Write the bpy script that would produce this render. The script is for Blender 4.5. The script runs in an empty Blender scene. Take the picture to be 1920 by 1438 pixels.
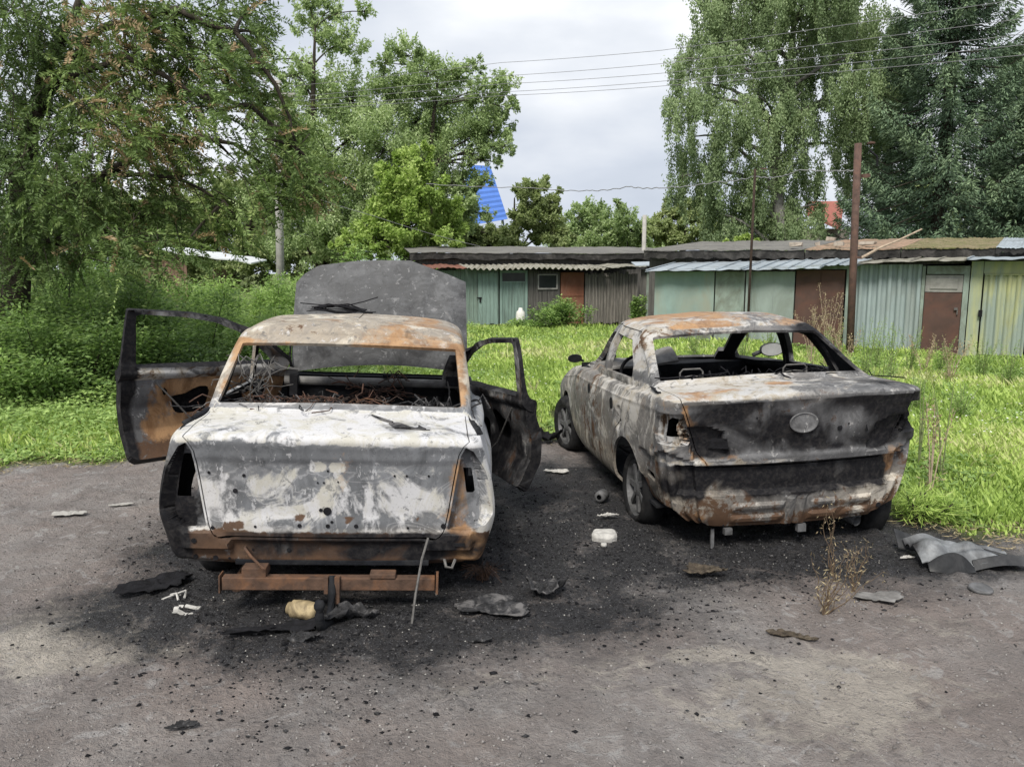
import bpy, bmesh, math, random
import numpy as np
from math import radians as R, sin, cos, pi
from mathutils import Vector, Matrix
rs = np.random.RandomState(11)
random.seed(5)
SC = bpy.context.scene
C = SC.collection
# ------------------------------------------------------------------ camera, light, exposure
FPX, CH, PITCH = 1430.0, 1.72, R(8.24)
cam = bpy.data.cameras.new('camera'); camo = bpy.data.objects.new('camera', cam); C.objects.link(camo)
camo.location = (0, 0, CH); camo.rotation_euler = (pi/2 - PITCH, 0, 0)
cam.sensor_width = 36; cam.lens = 36*FPX/1920; cam.clip_end = 3000; cam.clip_start = 0.05
SC.camera = camo
SUN_EL, SUN_AZ = R(50), R(-160)          # azimuth measured from +Y towards +X
SUN_STRENGTH, SKY_STRENGTH = 2.3, 0.08
world = bpy.data.worlds.new("World"); SC.world = world; world.use_nodes = True
wn = world.node_tree.nodes; wl = world.node_tree.links; wn.clear()
wo = wn.new('ShaderNodeOutputWorld'); bg = wn.new('ShaderNodeBackground'); wl.new(bg.outputs[0], wo.inputs[0])
bg.inputs[1].default_value = SKY_STRENGTH
sky = wn.new('ShaderNodeTexSky'); sky.sky_type = 'NISHITA'; sky.sun_disc = False
sky.sun_elevation = SUN_EL; sky.sun_rotation = SUN_AZ; sky.air_density = 1.2; sky.dust_density = 2.5
tc = wn.new('ShaderNodeTexCoord')
mp = wn.new('ShaderNodeMapping'); mp.inputs['Scale'].default_value = (1, 1, 2.6); wl.new(tc.outputs['Generated'], mp.inputs[0])
mp.inputs['Location'].default_value = (0.35, 0.1, 0.45)
n1 = wn.new('ShaderNodeTexNoise'); n1.inputs['Scale'].default_value = 2.3; n1.inputs['Detail'].default_value = 6; n1.inputs['Roughness'].default_value = .48
wl.new(mp.outputs[0], n1.inputs['Vector'])
cr = wn.new('ShaderNodeValToRGB'); wl.new(n1.outputs['Fac'], cr.inputs[0])
e = cr.color_ramp.elements
e[0].position = .32; e[0].color = (3.55, 3.95, 4.6, 1)
e[1].position = .70; e[1].color = (7.3, 7.4, 7.6, 1)
x = e.new(.45); x.color = (4.3, 4.65, 5.25, 1)
x = e.new(.56); x.color = (5.4, 5.65, 6.05, 1)
n2 = wn.new('ShaderNodeTexNoise'); n2.inputs['Scale'].default_value = 1.3; n2.inputs['Detail'].default_value = 4
wl.new(mp.outputs[0], n2.inputs['Vector'])
mr = wn.new('ShaderNodeMapRange'); mr.inputs[1].default_value = .05; mr.inputs[2].default_value = .25
wl.new(n2.outputs['Fac'], mr.inputs[0])
mx = wn.new('ShaderNodeMix'); mx.data_type = 'RGBA'
wl.new(mr.outputs[0], mx.inputs[0]); wl.new(sky.outputs[0], mx.inputs[6]); wl.new(cr.outputs[0], mx.inputs[7])
wl.new(mx.outputs[2], bg.inputs[0])
sun = bpy.data.lights.new('sun', 'SUN'); suno = bpy.data.objects.new('sun', sun); C.objects.link(suno)
sun.energy = SUN_STRENGTH; sun.angle = R(20); sun.color = (1, .95, .86)
sd = Vector((sin(SUN_AZ)*cos(SUN_EL), cos(SUN_AZ)*cos(SUN_EL), sin(SUN_EL)))
suno.rotation_euler = sd.to_track_quat('Z', 'Y').to_euler()
vs = SC.view_settings; vs.view_transform = 'Standard'; vs.look = 'None'; vs.exposure = 1.0; vs.gamma = 1
SC.cycles.max_bounces = 8; SC.cycles.diffuse_bounces = 5; SC.cycles.transmission_bounces = 5; SC.cycles.glossy_bounces = 2
SC.cycles.transparent_max_bounces = 4
# ------------------------------------------------------------------ helpers
def col_at(px, D, z):            # world point seen in picture column px at distance D and height z
    zc = D*cos(PITCH) - (z-CH)*sin(PITCH)
    return Vector(((px-960)/FPX*zc, D, z))
def pix(px, py, D):              # world point at distance D along the sight line of a pixel
    a = (px-960)/FPX; b = -(py-719)/FPX
    r = Vector((a, cos(PITCH)+b*sin(PITCH), -sin(PITCH)+b*cos(PITCH)))
    return Vector((0, 0, CH)) + r*(D/r.y)
def gnd(px, py, z=0.0):
    a = (px-960)/FPX; b = -(py-719)/FPX
    r = Vector((a, cos(PITCH)+b*sin(PITCH), -sin(PITCH)+b*cos(PITCH)))
    return Vector((0, 0, CH)) + r*((z-CH)/r.z)
def tag(o, label=None, cat=None, group=None, kind=None):
    if label: o['label'] = label
    if cat: o['category'] = cat
    if group: o['group'] = group
    if kind: o['kind'] = kind
    return o
def empty(name, label, cat, loc=(0, 0, 0), rz=0.0, group=None):
    o = bpy.data.objects.new(name, None); C.objects.link(o); o.location = loc; o.rotation_euler = (0, 0, rz)
    return tag(o, label, cat, group)
def mk(name, V, F, mat, parent=None, smooth=False, attrs=None):
    me = bpy.data.meshes.new(name)
    V = np.asarray(V, dtype=np.float32).reshape(-1, 3)
    if isinstance(F, np.ndarray):
        n, k = F.shape
        me.vertices.add(len(V)); me.vertices.foreach_set('co', V.ravel())
        me.loops.add(n*k); me.loops.foreach_set('vertex_index', F.astype(np.int32).ravel())
        me.polygons.add(n); me.polygons.foreach_set('loop_start', np.arange(0, n*k, k, dtype=np.int32))
        try: me.polygons.foreach_set('loop_total', np.full(n, k, dtype=np.int32))
        except Exception: pass
        me.update(calc_edges=True)
    else:
        me.from_pydata(V.tolist(), [], [list(map(int, f)) for f in F]); me.update()
    if smooth: me.polygons.foreach_set('use_smooth', [True]*len(me.polygons))
    for k, a in (attrs or {}).items():
        a = np.asarray(a, dtype=np.float32)
        if a.ndim == 1:
            at = me.attributes.new(k, 'FLOAT', 'POINT'); at.data.foreach_set('value', a)
        else:
            at = me.attributes.new(k, 'FLOAT_COLOR', 'POINT'); at.data.foreach_set('color', a.ravel())
    o = bpy.data.objects.new(name, me); C.objects.link(o)
    if mat:
        for m in (mat if isinstance(mat, (list, tuple)) else [mat]): me.materials.append(m)
    if parent: o.parent = parent
    return o
class MB:
    def __init__(s): s.V = []; s.F = []; s.P = []
    def add(s, V, F):
        b = len(s.V); s.P.append((b, len(s.F))); s.V += [Vector(v) for v in V]; s.F += [[i+b for i in f] for f in F]; return s
    def box(s, c, d, rz=0, rx=0, ry=0, taper=1.0, jit=0):
        M = Matrix.Rotation(rz, 3, 'Z') @ Matrix.Rotation(ry, 3, 'Y') @ Matrix.Rotation(rx, 3, 'X')
        V = []
        for k in (-1, 1):
            t = taper if k > 0 else 1
            for (i, j) in ((-1, -1), (1, -1), (1, 1), (-1, 1)):
                p = Vector((i*d[0]/2*t, j*d[1]/2*t, k*d[2]/2)) + Vector((random.uniform(-jit, jit), random.uniform(-jit, jit), random.uniform(-jit, jit)))
                V.append(Vector(c) + M @ p)
        return s.add(V, [(3, 2, 1, 0), (4, 5, 6, 7), (0, 1, 5, 4), (1, 2, 6, 5), (2, 3, 7, 6), (3, 0, 4, 7)])
    def tube(s, P, r, n=6, cap=True):
        P = [Vector(p) for p in P]; V = []; F = []
        rr = r if isinstance(r, (list, tuple)) else [r]*len(P)
        up = Vector((.13, .27, .95))
        for i, p in enumerate(P):
            d = (P[min(i+1, len(P)-1)] - P[max(i-1, 0)])
            if d.length < 1e-6: d = Vector((0, 0, 1))
            d.normalize()
            a = d.cross(up)
            if a.length < .05: a = d.cross(Vector((1, 0, 0)))
            a.normalize(); b = d.cross(a)
            for k in range(n):
                t = 2*pi*k/n
                V.append(p + (a*cos(t) + b*sin(t))*rr[i])
        for i in range(len(P)-1):
            for k in range(n):
                F.append((i*n+k, i*n+(k+1) % n, (i+1)*n+(k+1) % n, (i+1)*n+k))
        if cap: F.append(tuple(range(n-1, -1, -1))); F.append(tuple((len(P)-1)*n+k for k in range(n)))
        return s.add(V, F)
    def lathe(s, prof, c, n=20, axis='Z'):
        V = []; F = []
        for (r, h) in prof:
            for k in range(n):
                t = 2*pi*k/n
                if axis == 'Z': p = (r*cos(t), r*sin(t), h)
                elif axis == 'X': p = (h, r*cos(t), r*sin(t))
                else: p = (r*cos(t), h, r*sin(t))
                V.append(Vector(c)+Vector(p))
        for i in range(len(prof)-1):
            for k in range(n): F.append((i*n+k, i*n+(k+1) % n, (i+1)*n+(k+1) % n, (i+1)*n+k))
        return s.add(V, F)
    def sheet(s, nx, ny, fn, thick=0.0, off=(0, 0, 1)):
        V = [fn(i/nx, j/ny) for j in range(ny+1) for i in range(nx+1)]
        F = [(j*(nx+1)+i, j*(nx+1)+i+1, (j+1)*(nx+1)+i+1, (j+1)*(nx+1)+i) for j in range(ny) for i in range(nx)]
        s.add(V, F)
        if thick:
            o = Vector(off)*thick
            s.add([Vector(v)-o for v in V], [f[::-1] for f in F])
            m = nx+1
            ring = [i for i in range(nx+1)] + [j*m+nx for j in range(1, ny+1)] + [ny*m+i for i in range(nx-1, -1, -1)] + [j*m for j in range(ny-1, 0, -1)]
            W = [Vector(V[i]) for i in ring]; k = len(W)
            s.add(W+[w-o for w in W], [(i, i+k, (i+1) % k+k, (i+1) % k) for i in range(k)])
        return s
    def build(s, name, mat, parent=None, smooth=False, bevel=0, label=None, kind=None):
        o = mk(name, s.V, s.F, mat, parent, smooth)
        if bevel:
            m = o.modifiers.new('bevel', 'BEVEL'); m.width = bevel; m.segments = 2; m.limit_method = 'ANGLE'; m.angle_limit = R(50)
        if label: o['label'] = label
        if kind: o['kind'] = kind
        return o
def split_build(mb, name, mat, parent):          # one object per primitive added
    P = mb.P+[(len(mb.V), len(mb.F))]; out = []
    for (v0, f0), (v1, f1) in zip(P[:-1], P[1:]):
        out.append(mk(name, mb.V[v0:v1], [[i-v0 for i in f] for f in mb.F[f0:f1]], mat, parent))
    return out
# vectorised value noise
_perm = rs.permutation(512)
def _h(ix, iy, iz):
    n = (ix*374761393 + iy*668265263 + iz*2147483647) & 0x7fffffff
    n = (n ^ (n >> 13))*1274126177 & 0x7fffffff
    return ((n ^ (n >> 16)) & 0xffff)/65535.0
def vnoise(x, y, z=0.0):
    x = np.asarray(x, float); y = np.asarray(y, float); z = np.zeros_like(x)+z
    xi = np.floor(x).astype(np.int64); yi = np.floor(y).astype(np.int64); zi = np.floor(z).astype(np.int64)
    fx, fy, fz = x-xi, y-yi, z-zi
    fx = fx*fx*(3-2*fx); fy = fy*fy*(3-2*fy); fz = fz*fz*(3-2*fz)
    r = 0
    for a in (0, 1):
        for b in (0, 1):
            for c in (0, 1):
                r = r + _h(xi+a, yi+b, zi+c)*(fx if a else 1-fx)*(fy if b else 1-fy)*(fz if c else 1-fz)
    return r*2-1
def fbm(x, y, z=0.0, o=4, g=.5):
    r = 0; a = 1; t = 0; f = 1.0
    for i in range(o):
        r = r + a*vnoise(np.asarray(x)*f+i*17.3, np.asarray(y)*f-i*9.1, np.asarray(z)*f+i*3.7); t += a; a *= g; f *= 2.03
    return r/t
def sstep(a, b, x): 
    t = np.clip((x-a)/(b-a), 0, 1); return t*t*(3-2*t)
def blob(x, y, cx, cy, rx, ry): return np.exp(-(((x-cx)/rx)**2 + ((y-cy)/ry)**2))
def poly_sdf(px, py, P):         # > 0 inside
    P = np.asarray(P, float); d = np.full(px.shape, 1e9); inside = np.zeros(px.shape, bool)
    for i in range(len(P)):
        a = P[i]; b = P[(i+1) % len(P)]; e = b-a
        t = np.clip(((px-a[0])*e[0]+(py-a[1])*e[1])/max(e@e, 1e-12), 0, 1)
        d = np.minimum(d, np.hypot(px-a[0]-t*e[0], py-a[1]-t*e[1]))
        c = ((a[1] > py) != (b[1] > py)) & (px < (b[0]-a[0])*(py-a[1])/(b[1]-a[1]+1e-15)+a[0])
        inside ^= c
    return np.where(inside, d, -d)
# ------------------------------------------------------------------ materials
class NT:
    def __init__(s, name):
        s.m = bpy.data.materials.new(name); s.m.use_nodes = True
        s.n = s.m.node_tree.nodes; s.l = s.m.node_tree.links; s.n.clear()
        s.out = s.n.new('ShaderNodeOutputMaterial'); s.tc = None
    def node(s, t, **k):
        o = s.n.new(t)
        for a, b in k.items(): setattr(o, a, b)
        return o
    def put(s, i, v):
        if isinstance(v, bpy.types.NodeSocket): s.l.new(v, i)
        else:
            if hasattr(i.default_value, '__len__') and len(i.default_value) == 4 and len(v) == 3: v = (*v, 1)
            i.default_value = v
    def coord(s, kind='Object', scale=(1, 1, 1)):
        if not s.tc: s.tc = s.node('ShaderNodeTexCoord')
        if scale == (1, 1, 1): return s.tc.outputs[kind]
        m = s.node('ShaderNodeMapping'); s.l.new(s.tc.outputs[kind], m.inputs[0]); m.inputs['Scale'].default_value = scale
        return m.outputs[0]
    def noise(s, scale, detail=4, rough=.5, dist=0, vec=None, kind='Fac'):
        o = s.node('ShaderNodeTexNoise'); s.l.new(vec or s.coord(), o.inputs['Vector'])
        o.inputs['Scale'].default_value = scale; o.inputs['Detail'].default_value = detail
        o.inputs['Roughness'].default_value = rough; o.inputs['Distortion'].default_value = dist
        return o.outputs[kind]
    def vor(s, scale, vec=None, feat='F1'):
        o = s.node('ShaderNodeTexVoronoi', feature=feat); s.l.new(vec or s.coord(), o.inputs['Vector']); o.inputs['Scale'].default_value = scale
        return o.outputs['Distance']
    def math(s, op, a, b=0.0, c=0.0):
        o = s.node('ShaderNodeMath', operation=op); s.put(o.inputs[0], a); s.put(o.inputs[1], b); s.put(o.inputs[2], c); return o.outputs[0]
    def rng(s, v, a, b, c=0.0, d=1.0):
        o = s.node('ShaderNodeMapRange'); s.put(o.inputs[0], v)
        for i, q in enumerate((a, b, c, d)): s.put(o.inputs[i+1], q)
        return o.outputs[0]
    def mix(s, f, a, b, mode='MIX'):
        o = s.node('ShaderNodeMix', data_type='RGBA', blend_type=mode); s.put(o.inputs[0], f); s.put(o.inputs[6], a); s.put(o.inputs[7], b); return o.outputs[2]
    def ramp(s, f, stops):
        o = s.node('ShaderNodeValToRGB'); s.put(o.inputs[0], f); el = o.color_ramp.elements
        while len(el) < len(stops): el.new(.5)
        for q, (p, c) in zip(el, stops): q.position = p; q.color = (*c, 1) if len(c) == 3 else c
        return o.outputs[0]
    def attr(s, name, out='Fac'):
        o = s.node('ShaderNodeAttribute', attribute_name=name); return o.outputs[out]
    def sep(s, c):
        o = s.node('ShaderNodeSeparateColor'); s.l.new(c, o.inputs[0]); return o.outputs
    def bump(s, h, strength=.3, dist=.01):
        o = s.node('ShaderNodeBump'); s.put(o.inputs['Height'], h); o.inputs['Strength'].default_value = strength; o.inputs['Distance'].default_value = dist
        return o.outputs[0]
    def bsdf(s, col, rough=.8, metal=0, normal=None, spec=.5):
        o = s.node('ShaderNodeBsdfPrincipled'); s.put(o.inputs['Base Color'], col); s.put(o.inputs['Roughness'], rough); s.put(o.inputs['Metallic'], metal)
        s.put(o.inputs['Specular IOR Level'], spec)
        if normal: s.l.new(normal, o.inputs['Normal'])
        s.l.new(o.outputs[0], s.out.inputs[0]); return s.m
M = {}
def simple(name, col, rough=.8, metal=0, var=.25, scale=8, bump=.2, bd=.005, scl=(1, 1, 1), col2=None, thr=.55, sharp=.12):
    t = NT(name); v = t.coord(scale=scl); spec = .2 if max(col) < .06 else .4
    a = t.noise(scale, 6, .6, .3, v)
    lo = tuple(c*(1-var) for c in col); hi = tuple(min(1, c*(1+var)) for c in col)
    c = t.ramp(a, [(.3, lo), (.7, hi)])
    if col2:
        f = t.rng(t.noise(scale*.45, 7, .65, .8, v), thr-sharp, thr+sharp)
        c = t.mix(f, c, col2)
    M[name] = t.bsdf(c, rough, metal, t.bump(t.noise(scale*6, 4, .6, 0, v), bump, bd), spec); return M[name]
simple('charcoal', (.010, .010, .012), .9, var=.5, scale=20, bump=.6, bd=.01)
simple('charred_interior', (.009, .010, .013), .9, var=.5, scale=9, bump=.5, bd=.01, col2=(.03, .03, .031), thr=.6)
simple('ashy_black', (.03, .03, .032), .8, var=.6, scale=25, bump=.7, bd=.01, col2=(.13, .125, .125), thr=.56, sharp=.06)
simple('rusty_steel', (.075, .044, .03), .85, var=.5, scale=14, bump=.5, col2=(.17, .08, .038), thr=.58)
simple('rusty_pole', (.085, .052, .042), .85, var=.4, scale=9, bump=.3, col2=(.14, .075, .055), thr=.6)
simple('dark_rust', (.04, .028, .022), .9, var=.4, scale=9)
simple('soil', (.20, .186, .18), .97, var=.35, scale=60, bump=.3)
simple('soil_dark', (.12, .112, .108), .97, var=.4, scale=60, bump=.3)
simple('grey_wire', (.12, .115, .11), .7, metal=.3, var=.4, scale=30)
simple('burnt_wire', (.045, .035, .03), .8, var=.6, scale=20, col2=(.13, .06, .04), thr=.55)
simple('ash_white', (.42, .41, .39), .9, var=.25, scale=25, bump=.6, col2=(.25, .24, .23), thr=.62)
simple('bottle_burnt', (.33, .26, .15), .7, var=.35, scale=14, bump=.5, col2=(.05, .035, .02), thr=.55)
simple('brick', (.3, .26, .22), .95, var=.3, scale=12, bump=.5, col2=(.38, .34, .28))
simple('concrete', (.33, .32, .3), .95, var=.2, scale=6, bump=.4)
simple('bark', (.045, .038, .03), .95, var=.5, scale=9, bump=.9, bd=.03, scl=(1, 1, .25))
simple('bark_birch', (.2, .195, .18), .9, var=.3, scale=6, bump=.5, bd=.02, col2=(.05, .045, .04), thr=.55)
simple('grey_ash', (.17, .165, .16), .9, var=.4, scale=8, bump=.5, col2=(.07, .065, .06), thr=.56)
simple('cable', (.2, .2, .21), .6, var=.1)
simple('tar_roof', (.12, .115, .11), .92, var=.3, scale=2.5, bump=.5, bd=.02, col2=(.17, .165, .15), thr=.5)
simple('tar_black', (.028, .027, .026), .95, var=.5, scale=5, bump=.7, bd=.02, col2=(.09, .085, .08), thr=.6)
simple('moss_roof', (.13, .13, .05), .98, var=.5, scale=5, bump=1, bd=.03, col2=(.24, .19, .12), thr=.52)
simple('clay_roof', (.3, .2, .14), .95, var=.3, scale=3, bump=.6, bd=.02, col2=(.17, .14, .1), thr=.52)
simple('asbestos', (.27, .26, .22), .95, var=.35, scale=7, bump=.7, bd=.01, col2=(.12, .11, .08), thr=.55)
simple('roof_metal', (.38, .43, .47), .45, metal=.25, var=.2, scale=3, bump=.2, col2=(.2, .21, .2), thr=.62)
simple('rust_sheet', (.2, .085, .055), .85, var=.3, scale=4, bump=.3, col2=(.12, .05, .035), thr=.5)
simple('brown_paint', (.07, .04, .032), .75, var=.25, scale=3, bump=.2, col2=(.11, .05, .035), thr=.55)
simple('rust_door', (.16, .065, .038), .85, var=.3, scale=3, bump=.3, col2=(.24, .13, .09), thr=.57, scl=(1, 1, .7))
simple('teal_paint', (.22, .30, .275), .7, var=.16, scale=2.5, bump=.15, col2=(.25, .27, .22), thr=.55, scl=(1, 1, .6))
simple('teal_old', (.22, .27, .235), .8, var=.25, scale=5, bump=.4, col2=(.12, .125, .095), thr=.54, scl=(1, 1, .6))
simple('pale_panel', (.25, .30, .275), .75, var=.15, scale=3, bump=.2, col2=(.15, .17, .14), thr=.58, scl=(1, 1, .5))
simple('green_plank', (.17, .235, .20), .8, var=.25, scale=6, bump=.4, col2=(.115, .14, .12), thr=.55, scl=(6, 6, .4))
simple('green_door', (.19, .27, .24), .75, var=.15, scale=6, bump=.3, col2=(.12, .16, .14), thr=.6, scl=(4, 4, .5))
simple('grey_plank', (.19, .175, .155), .95, var=.45, scale=8, bump=.6, bd=.01, col2=(.085, .08, .072), thr=.52, scl=(5, 5, .3))
simple('dark_plank', (.10, .095, .088), .95, var=.45, scale=8, bump=.6, bd=.01, col2=(.05, .048, .045), thr=.52, scl=(5, 5, .3))
simple('corrugated_blue', (.29, .35, .35), .6, metal=.15, var=.12, scale=3, bump=.15, col2=(.23, .26, .245), thr=.6, scl=(1, 1, .4))
simple('yellow_gate', (.36, .37, .17), .75, var=.25, scale=3, bump=.25, col2=(.24, .29, .25), thr=.47, scl=(2.5, 2.5, .5))
simple('grey_frosted', (.22, .215, .2), .6, var=.2, scale=5, col2=(.34, .33, .31), thr=.6)
simple('dark_glass', (.03, .035, .035), .15, var=.3, scale=3, bump=.05)
simple('white_paint', (.6, .6, .56), .6, var=.15, scale=6)
simple('black_plastic', (.025, .026, .028), .45, var=.4, scale=10, bump=.3, col2=(.06, .06, .062), thr=.6)
simple('silver_plastic', (.20, .21, .22), .5, var=.35, scale=7, bump=.5, col2=(.03, .03, .032), thr=.50)
simple('mirror_grey', (.3, .3, .3), .4, var=.2)
simple('stem_green', (.17, .2, .09), .9, var=.3)
simple('steel_rim', (.15, .15, .155), .65, metal=.3, var=.3, scale=12, col2=(.05, .05, .05), thr=.52)
simple('burnt_rubber', (.014, .014, .015), .85, var=.5, scale=18, bump=.5, col2=(.05, .048, .046), thr=.64)
simple('blue_metal', (.05, .15, .50), .5, var=.08, scale=3, bump=.05)
simple('brick_wall', (.32, .29, .25), .95, var=.2, scale=10)
simple('red_roof', (.36, .13, .10), .8, var=.15, scale=3, bump=.2)
simple('wood_red', (.16, .10, .075), .9, var=.3, scale=8, bump=.4, scl=(4, 4, .4))
simple('white_roof', (.6, .62, .64), .5, metal=.1, var=.1, scale=3)
simple('cut_wood', (.34, .27, .2), .9, var=.3, scale=10)
simple('dry_leaf', (.085, .066, .048), .95, var=.6, scale=40, bump=.9, bd=.02, col2=(.17, .14, .10), thr=.56)
# burnt car body: attribute "burn" = (rust orange, pale ash, soot and painted-in shade of openings, brown rust); noise makes the edges organic
def burnt(name, base, ash, cream, seed, drip=.45):
    t = NT(name); o = t.coord()
    mpn = t.node('ShaderNodeMapping'); t.l.new(o, mpn.inputs[0]); mpn.inputs['Location'].default_value = (seed, seed*2.3, seed*.7)
    v = mpn.outputs[0]
    ms = t.node('ShaderNodeMapping'); t.l.new(v, ms.inputs[0]); ms.inputs['Scale'].default_value = (1, 1, drip)
    at = t.attr('burn', 'Color'); r = t.sep(at); al = t.attr('burn', 'Alpha')
    swirl = t.noise(2.4, 12, .58, 2.6, v); big = t.noise(2.2, 12, .66, .9, v)
    fine = t.noise(30, 8, .72, .5, v); mid = t.noise(6, 12, .68, 1.1, ms.outputs[0]); spk = t.noise(110, 3, .6, 0, v); ash_n = t.noise(3.1, 13, .62, 1.9, v)
    def layer(mask, nz, sharp, fw=.35):
        q = t.math('ADD', mask, t.math('MULTIPLY', t.math('SUBTRACT', nz, .5), 2.1))
        q = t.math('ADD', q, t.math('MULTIPLY', t.math('SUBTRACT', fine, .5), fw))
        return t.rng(q, .5-sharp, .5+sharp)
    c = t.mix(t.rng(mid, .4, .6), tuple(b*.68 for b in base), tuple(b*1.2 for b in base))
    c = t.mix(t.rng(big, .44, .56, 0, .5), c, tuple(b*.55 for b in base))
    wm_ = t.attr('warm'); c = t.mix(t.math('MULTIPLY', wm_, t.rng(mid, .3, .6, .45, .9)), c, (.30, .255, .20)); cream2 = t.mix(wm_, ash, (.50, .44, .35))
    band = t.ramp(t.noise(2.0, 4, .5, 1.7, v), [(0, (0, 0, 0)), (.425, (0, 0, 0)), (.44, (1, 1, 1)), (.452, (.1, .1, .1)), (.485, (.05, .05, .05)), (.505, (.9, .9, .9)), (.52, (.25, .25, .25)), (.55, (.0, .0, .0)), (.572, (.85, .85, .85)), (.60, (.1, .1, .1)), (.64, (.7, .7, .7)), (.66, (.1, .1, .1))])
    c = t.mix(t.math('MULTIPLY', band, t.rng(r[1], .05, .5, 0, .42)), c, cream2)
    c = t.mix(t.math('MULTIPLY', layer(r[1], ash_n, .09), .92), c, t.mix(t.rng(mid, .46, .58), cream2, cream))
    fl_ = t.noise(13, 13, .74, .6, v); c = t.mix(t.rng(fl_, .575, .592, 0, .6), c, tuple(b*.5 for b in base)); c = t.mix(t.rng(t.noise(17, 12, .7, .3, ms.outputs[0]), .60, .612, 0, .55), c, ash)
    c = t.mix(t.math('MULTIPLY', layer(al, mid, .08, .6), .95), c, t.mix(fine, (.042, .024, .015), (.13, .07, .038)))
    c = t.mix(t.math('MULTIPLY', layer(r[0], big, .12, .5), .9), c, t.mix(t.rng(mid, .4, .6), (.19, .10, .045), (.36, .215, .11)))
    c = t.mix(layer(r[2], t.noise(3.3, 10, .55, .5, v), .2, .3), c, t.mix(t.rng(fine, .45, .7), (.006, .006, .008), (.032, .030, .030)))
    c = t.mix(t.rng(spk, .60, .68, 0, .65), c, t.mix(.5, c, (.03, .02, .015)))
    hgt = t.math('ADD', t.math('MULTIPLY', fine, .5), t.math('MULTIPLY', mid, .8))
    return t.bsdf(c, t.rng(mid, .3, .7, .5, .88), 0, t.bump(hgt, .4, .005), .22)
M['burnt_light'] = burnt('burnt_light', (.17, .177, .19), (.52, .52, .535), (.45, .435, .39), 3.1)
M['burnt_dark'] = burnt('burnt_dark', (.13, .13, .135), (.42, .415, .41), (.33, .295, .24), 8.4, .75)
M['burnt_hood'] = burnt('burnt_hood', (.115, .117, .122), (.26, .26, .265), (.19, .185, .18), 5.2, 1.6)
# foliage
def leafmat(name, stops, trans=.45, rough=.6):
    t = NT(name); f = t.attr('tint')
    f2 = t.math('ADD', f, t.math('MULTIPLY', t.math('SUBTRACT', t.noise(.9, 3), .5), .35))
    c = t.ramp(f2, stops)
    d = t.node('ShaderNodeBsdfPrincipled'); t.put(d.inputs['Base Color'], c); d.inputs['Roughness'].default_value = rough; d.inputs['Specular IOR Level'].default_value = .35
    tr = t.node('ShaderNodeBsdfTranslucent'); t.put(tr.inputs[0], t.mix(.5, c, (.45, .5, .25), 'SOFT_LIGHT'))
    ms = t.node('ShaderNodeMixShader'); ms.inputs[0].default_value = trans
    t.l.new(d.outputs[0], ms.inputs[1]); t.l.new(tr.outputs[0], ms.inputs[2]); t.l.new(ms.outputs[0], t.out.inputs[0])
    M[name] = t.m; return t.m
leafmat('leaf_poplar', [(0, (.14, .20, .09)), (.5, (.33, .44, .19)), (1, (.60, .70, .40))])
leafmat('leaf_bright', [(0, (.15, .23, .05)), (.5, (.32, .45, .11)), (1, (.52, .64, .22))])
leafmat('leaf_birch', [(0, (.13, .19, .10)), (.5, (.27, .36, .18)), (1, (.48, .58, .32))])
leafmat('leaf_spruce', [(0, (.045, .085, .058)), (.5, (.12, .185, .11)), (1, (.26, .35, .19))], .15)
leafmat('leaf_old', [(0, (.06, .10, .04)), (.45, (.16, .24, .075)), (.7, (.32, .41, .14)), (.80, (.30, .22, .13)), (1, (.50, .37, .22))], .3)
leafmat('leaf_far', [(0, (.14, .18, .09)), (.5, (.29, .36, .15)), (1, (.48, .54, .27))])
leafmat('leaf_shrub', [(0, (.08, .14, .055)), (.5, (.25, .38, .115)), (1, (.50, .66, .23))])
leafmat('grass_mat', [(0, (.18, .28, .07)), (.45, (.36, .50, .12)), (.8, (.53, .67, .19)), (1, (.61, .62, .32))], .4)
leafmat('weed_dry', [(0, (0.120, 0.083, 0.053)), (.5, (0.285, 0.225, 0.135)), (1, (0.495, 0.420, 0.255))], .2)
# ------------------------------------------------------------------ ground
GRASS_EDGE = [(-60, 6.6), (-4.6, 6.55), (-3.5, 6.9), (-2.6, 7.2), (-1.6, 8.2), (-.4, 8.3), (.42, 7.7), (.75, 8.2), (2.0, 8.6), (2.6, 7.2), (2.75, 5.6), (2.75, 5.2), (3.0, 4.9), (3.5, 4.75), (4.3, 4.3), (60, 3.9), (1200, 3.9), (1200, 2000), (-1200, 2000), (-1200, 6.6)]
def grass_sdf(x, y): return poly_sdf(x, y, GRASS_EDGE) + .34*fbm(x*1.9, y*1.9, 3.1, 5)
def gz(x, y):
    g = sstep(-.1, .6, grass_sdf(x, y))
    bump = fbm(x*.9, y*.9, .3, 3)*.03 + fbm(x*5, y*5, 1.2, 4)*.016 + np.maximum(0, fbm(x*9, y*14, 6.2, 4)-.10)*.06 + fbm(x*17, y*17, 2.2, 3)*.009
    near = sstep(14, 9, np.abs(x))*sstep(15, 11, y)
    z = bump*near*(1-.5*g)
    z = z + g*.03 + sstep(9, 27, y)*.10*vnoise(x*.2, y*.2, 5)
    ruts = (blob(x, y, 0, 0, 1e9, 1e9)*0)
    return z*sstep(60, 30, np.abs(y))
def axis(*seg):
    a = []
    for (s, e_, d) in seg: a += list(np.arange(s, e_, d))
    a.append(seg[-1][1]); return np.array(a)
xs = axis((-900, -120, 120), (-120, -20, 12), (-20, -7, .7), (-7, 6, .035), (6, 20, .7), (20, 120, 12), (120, 900, 120))
ys = axis((-300, -20, 60), (-20, 1, 1.2), (1, 1.6, .1), (1.6, 8.6, .033), (8.6, 14, .09), (14, 30, .5), (30, 100, 7), (100, 1500, 150))
gx, gy = np.meshgrid(xs, ys)
gzz = gz(gx, gy)
nx_, ny_ = len(xs), len(ys)
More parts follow.
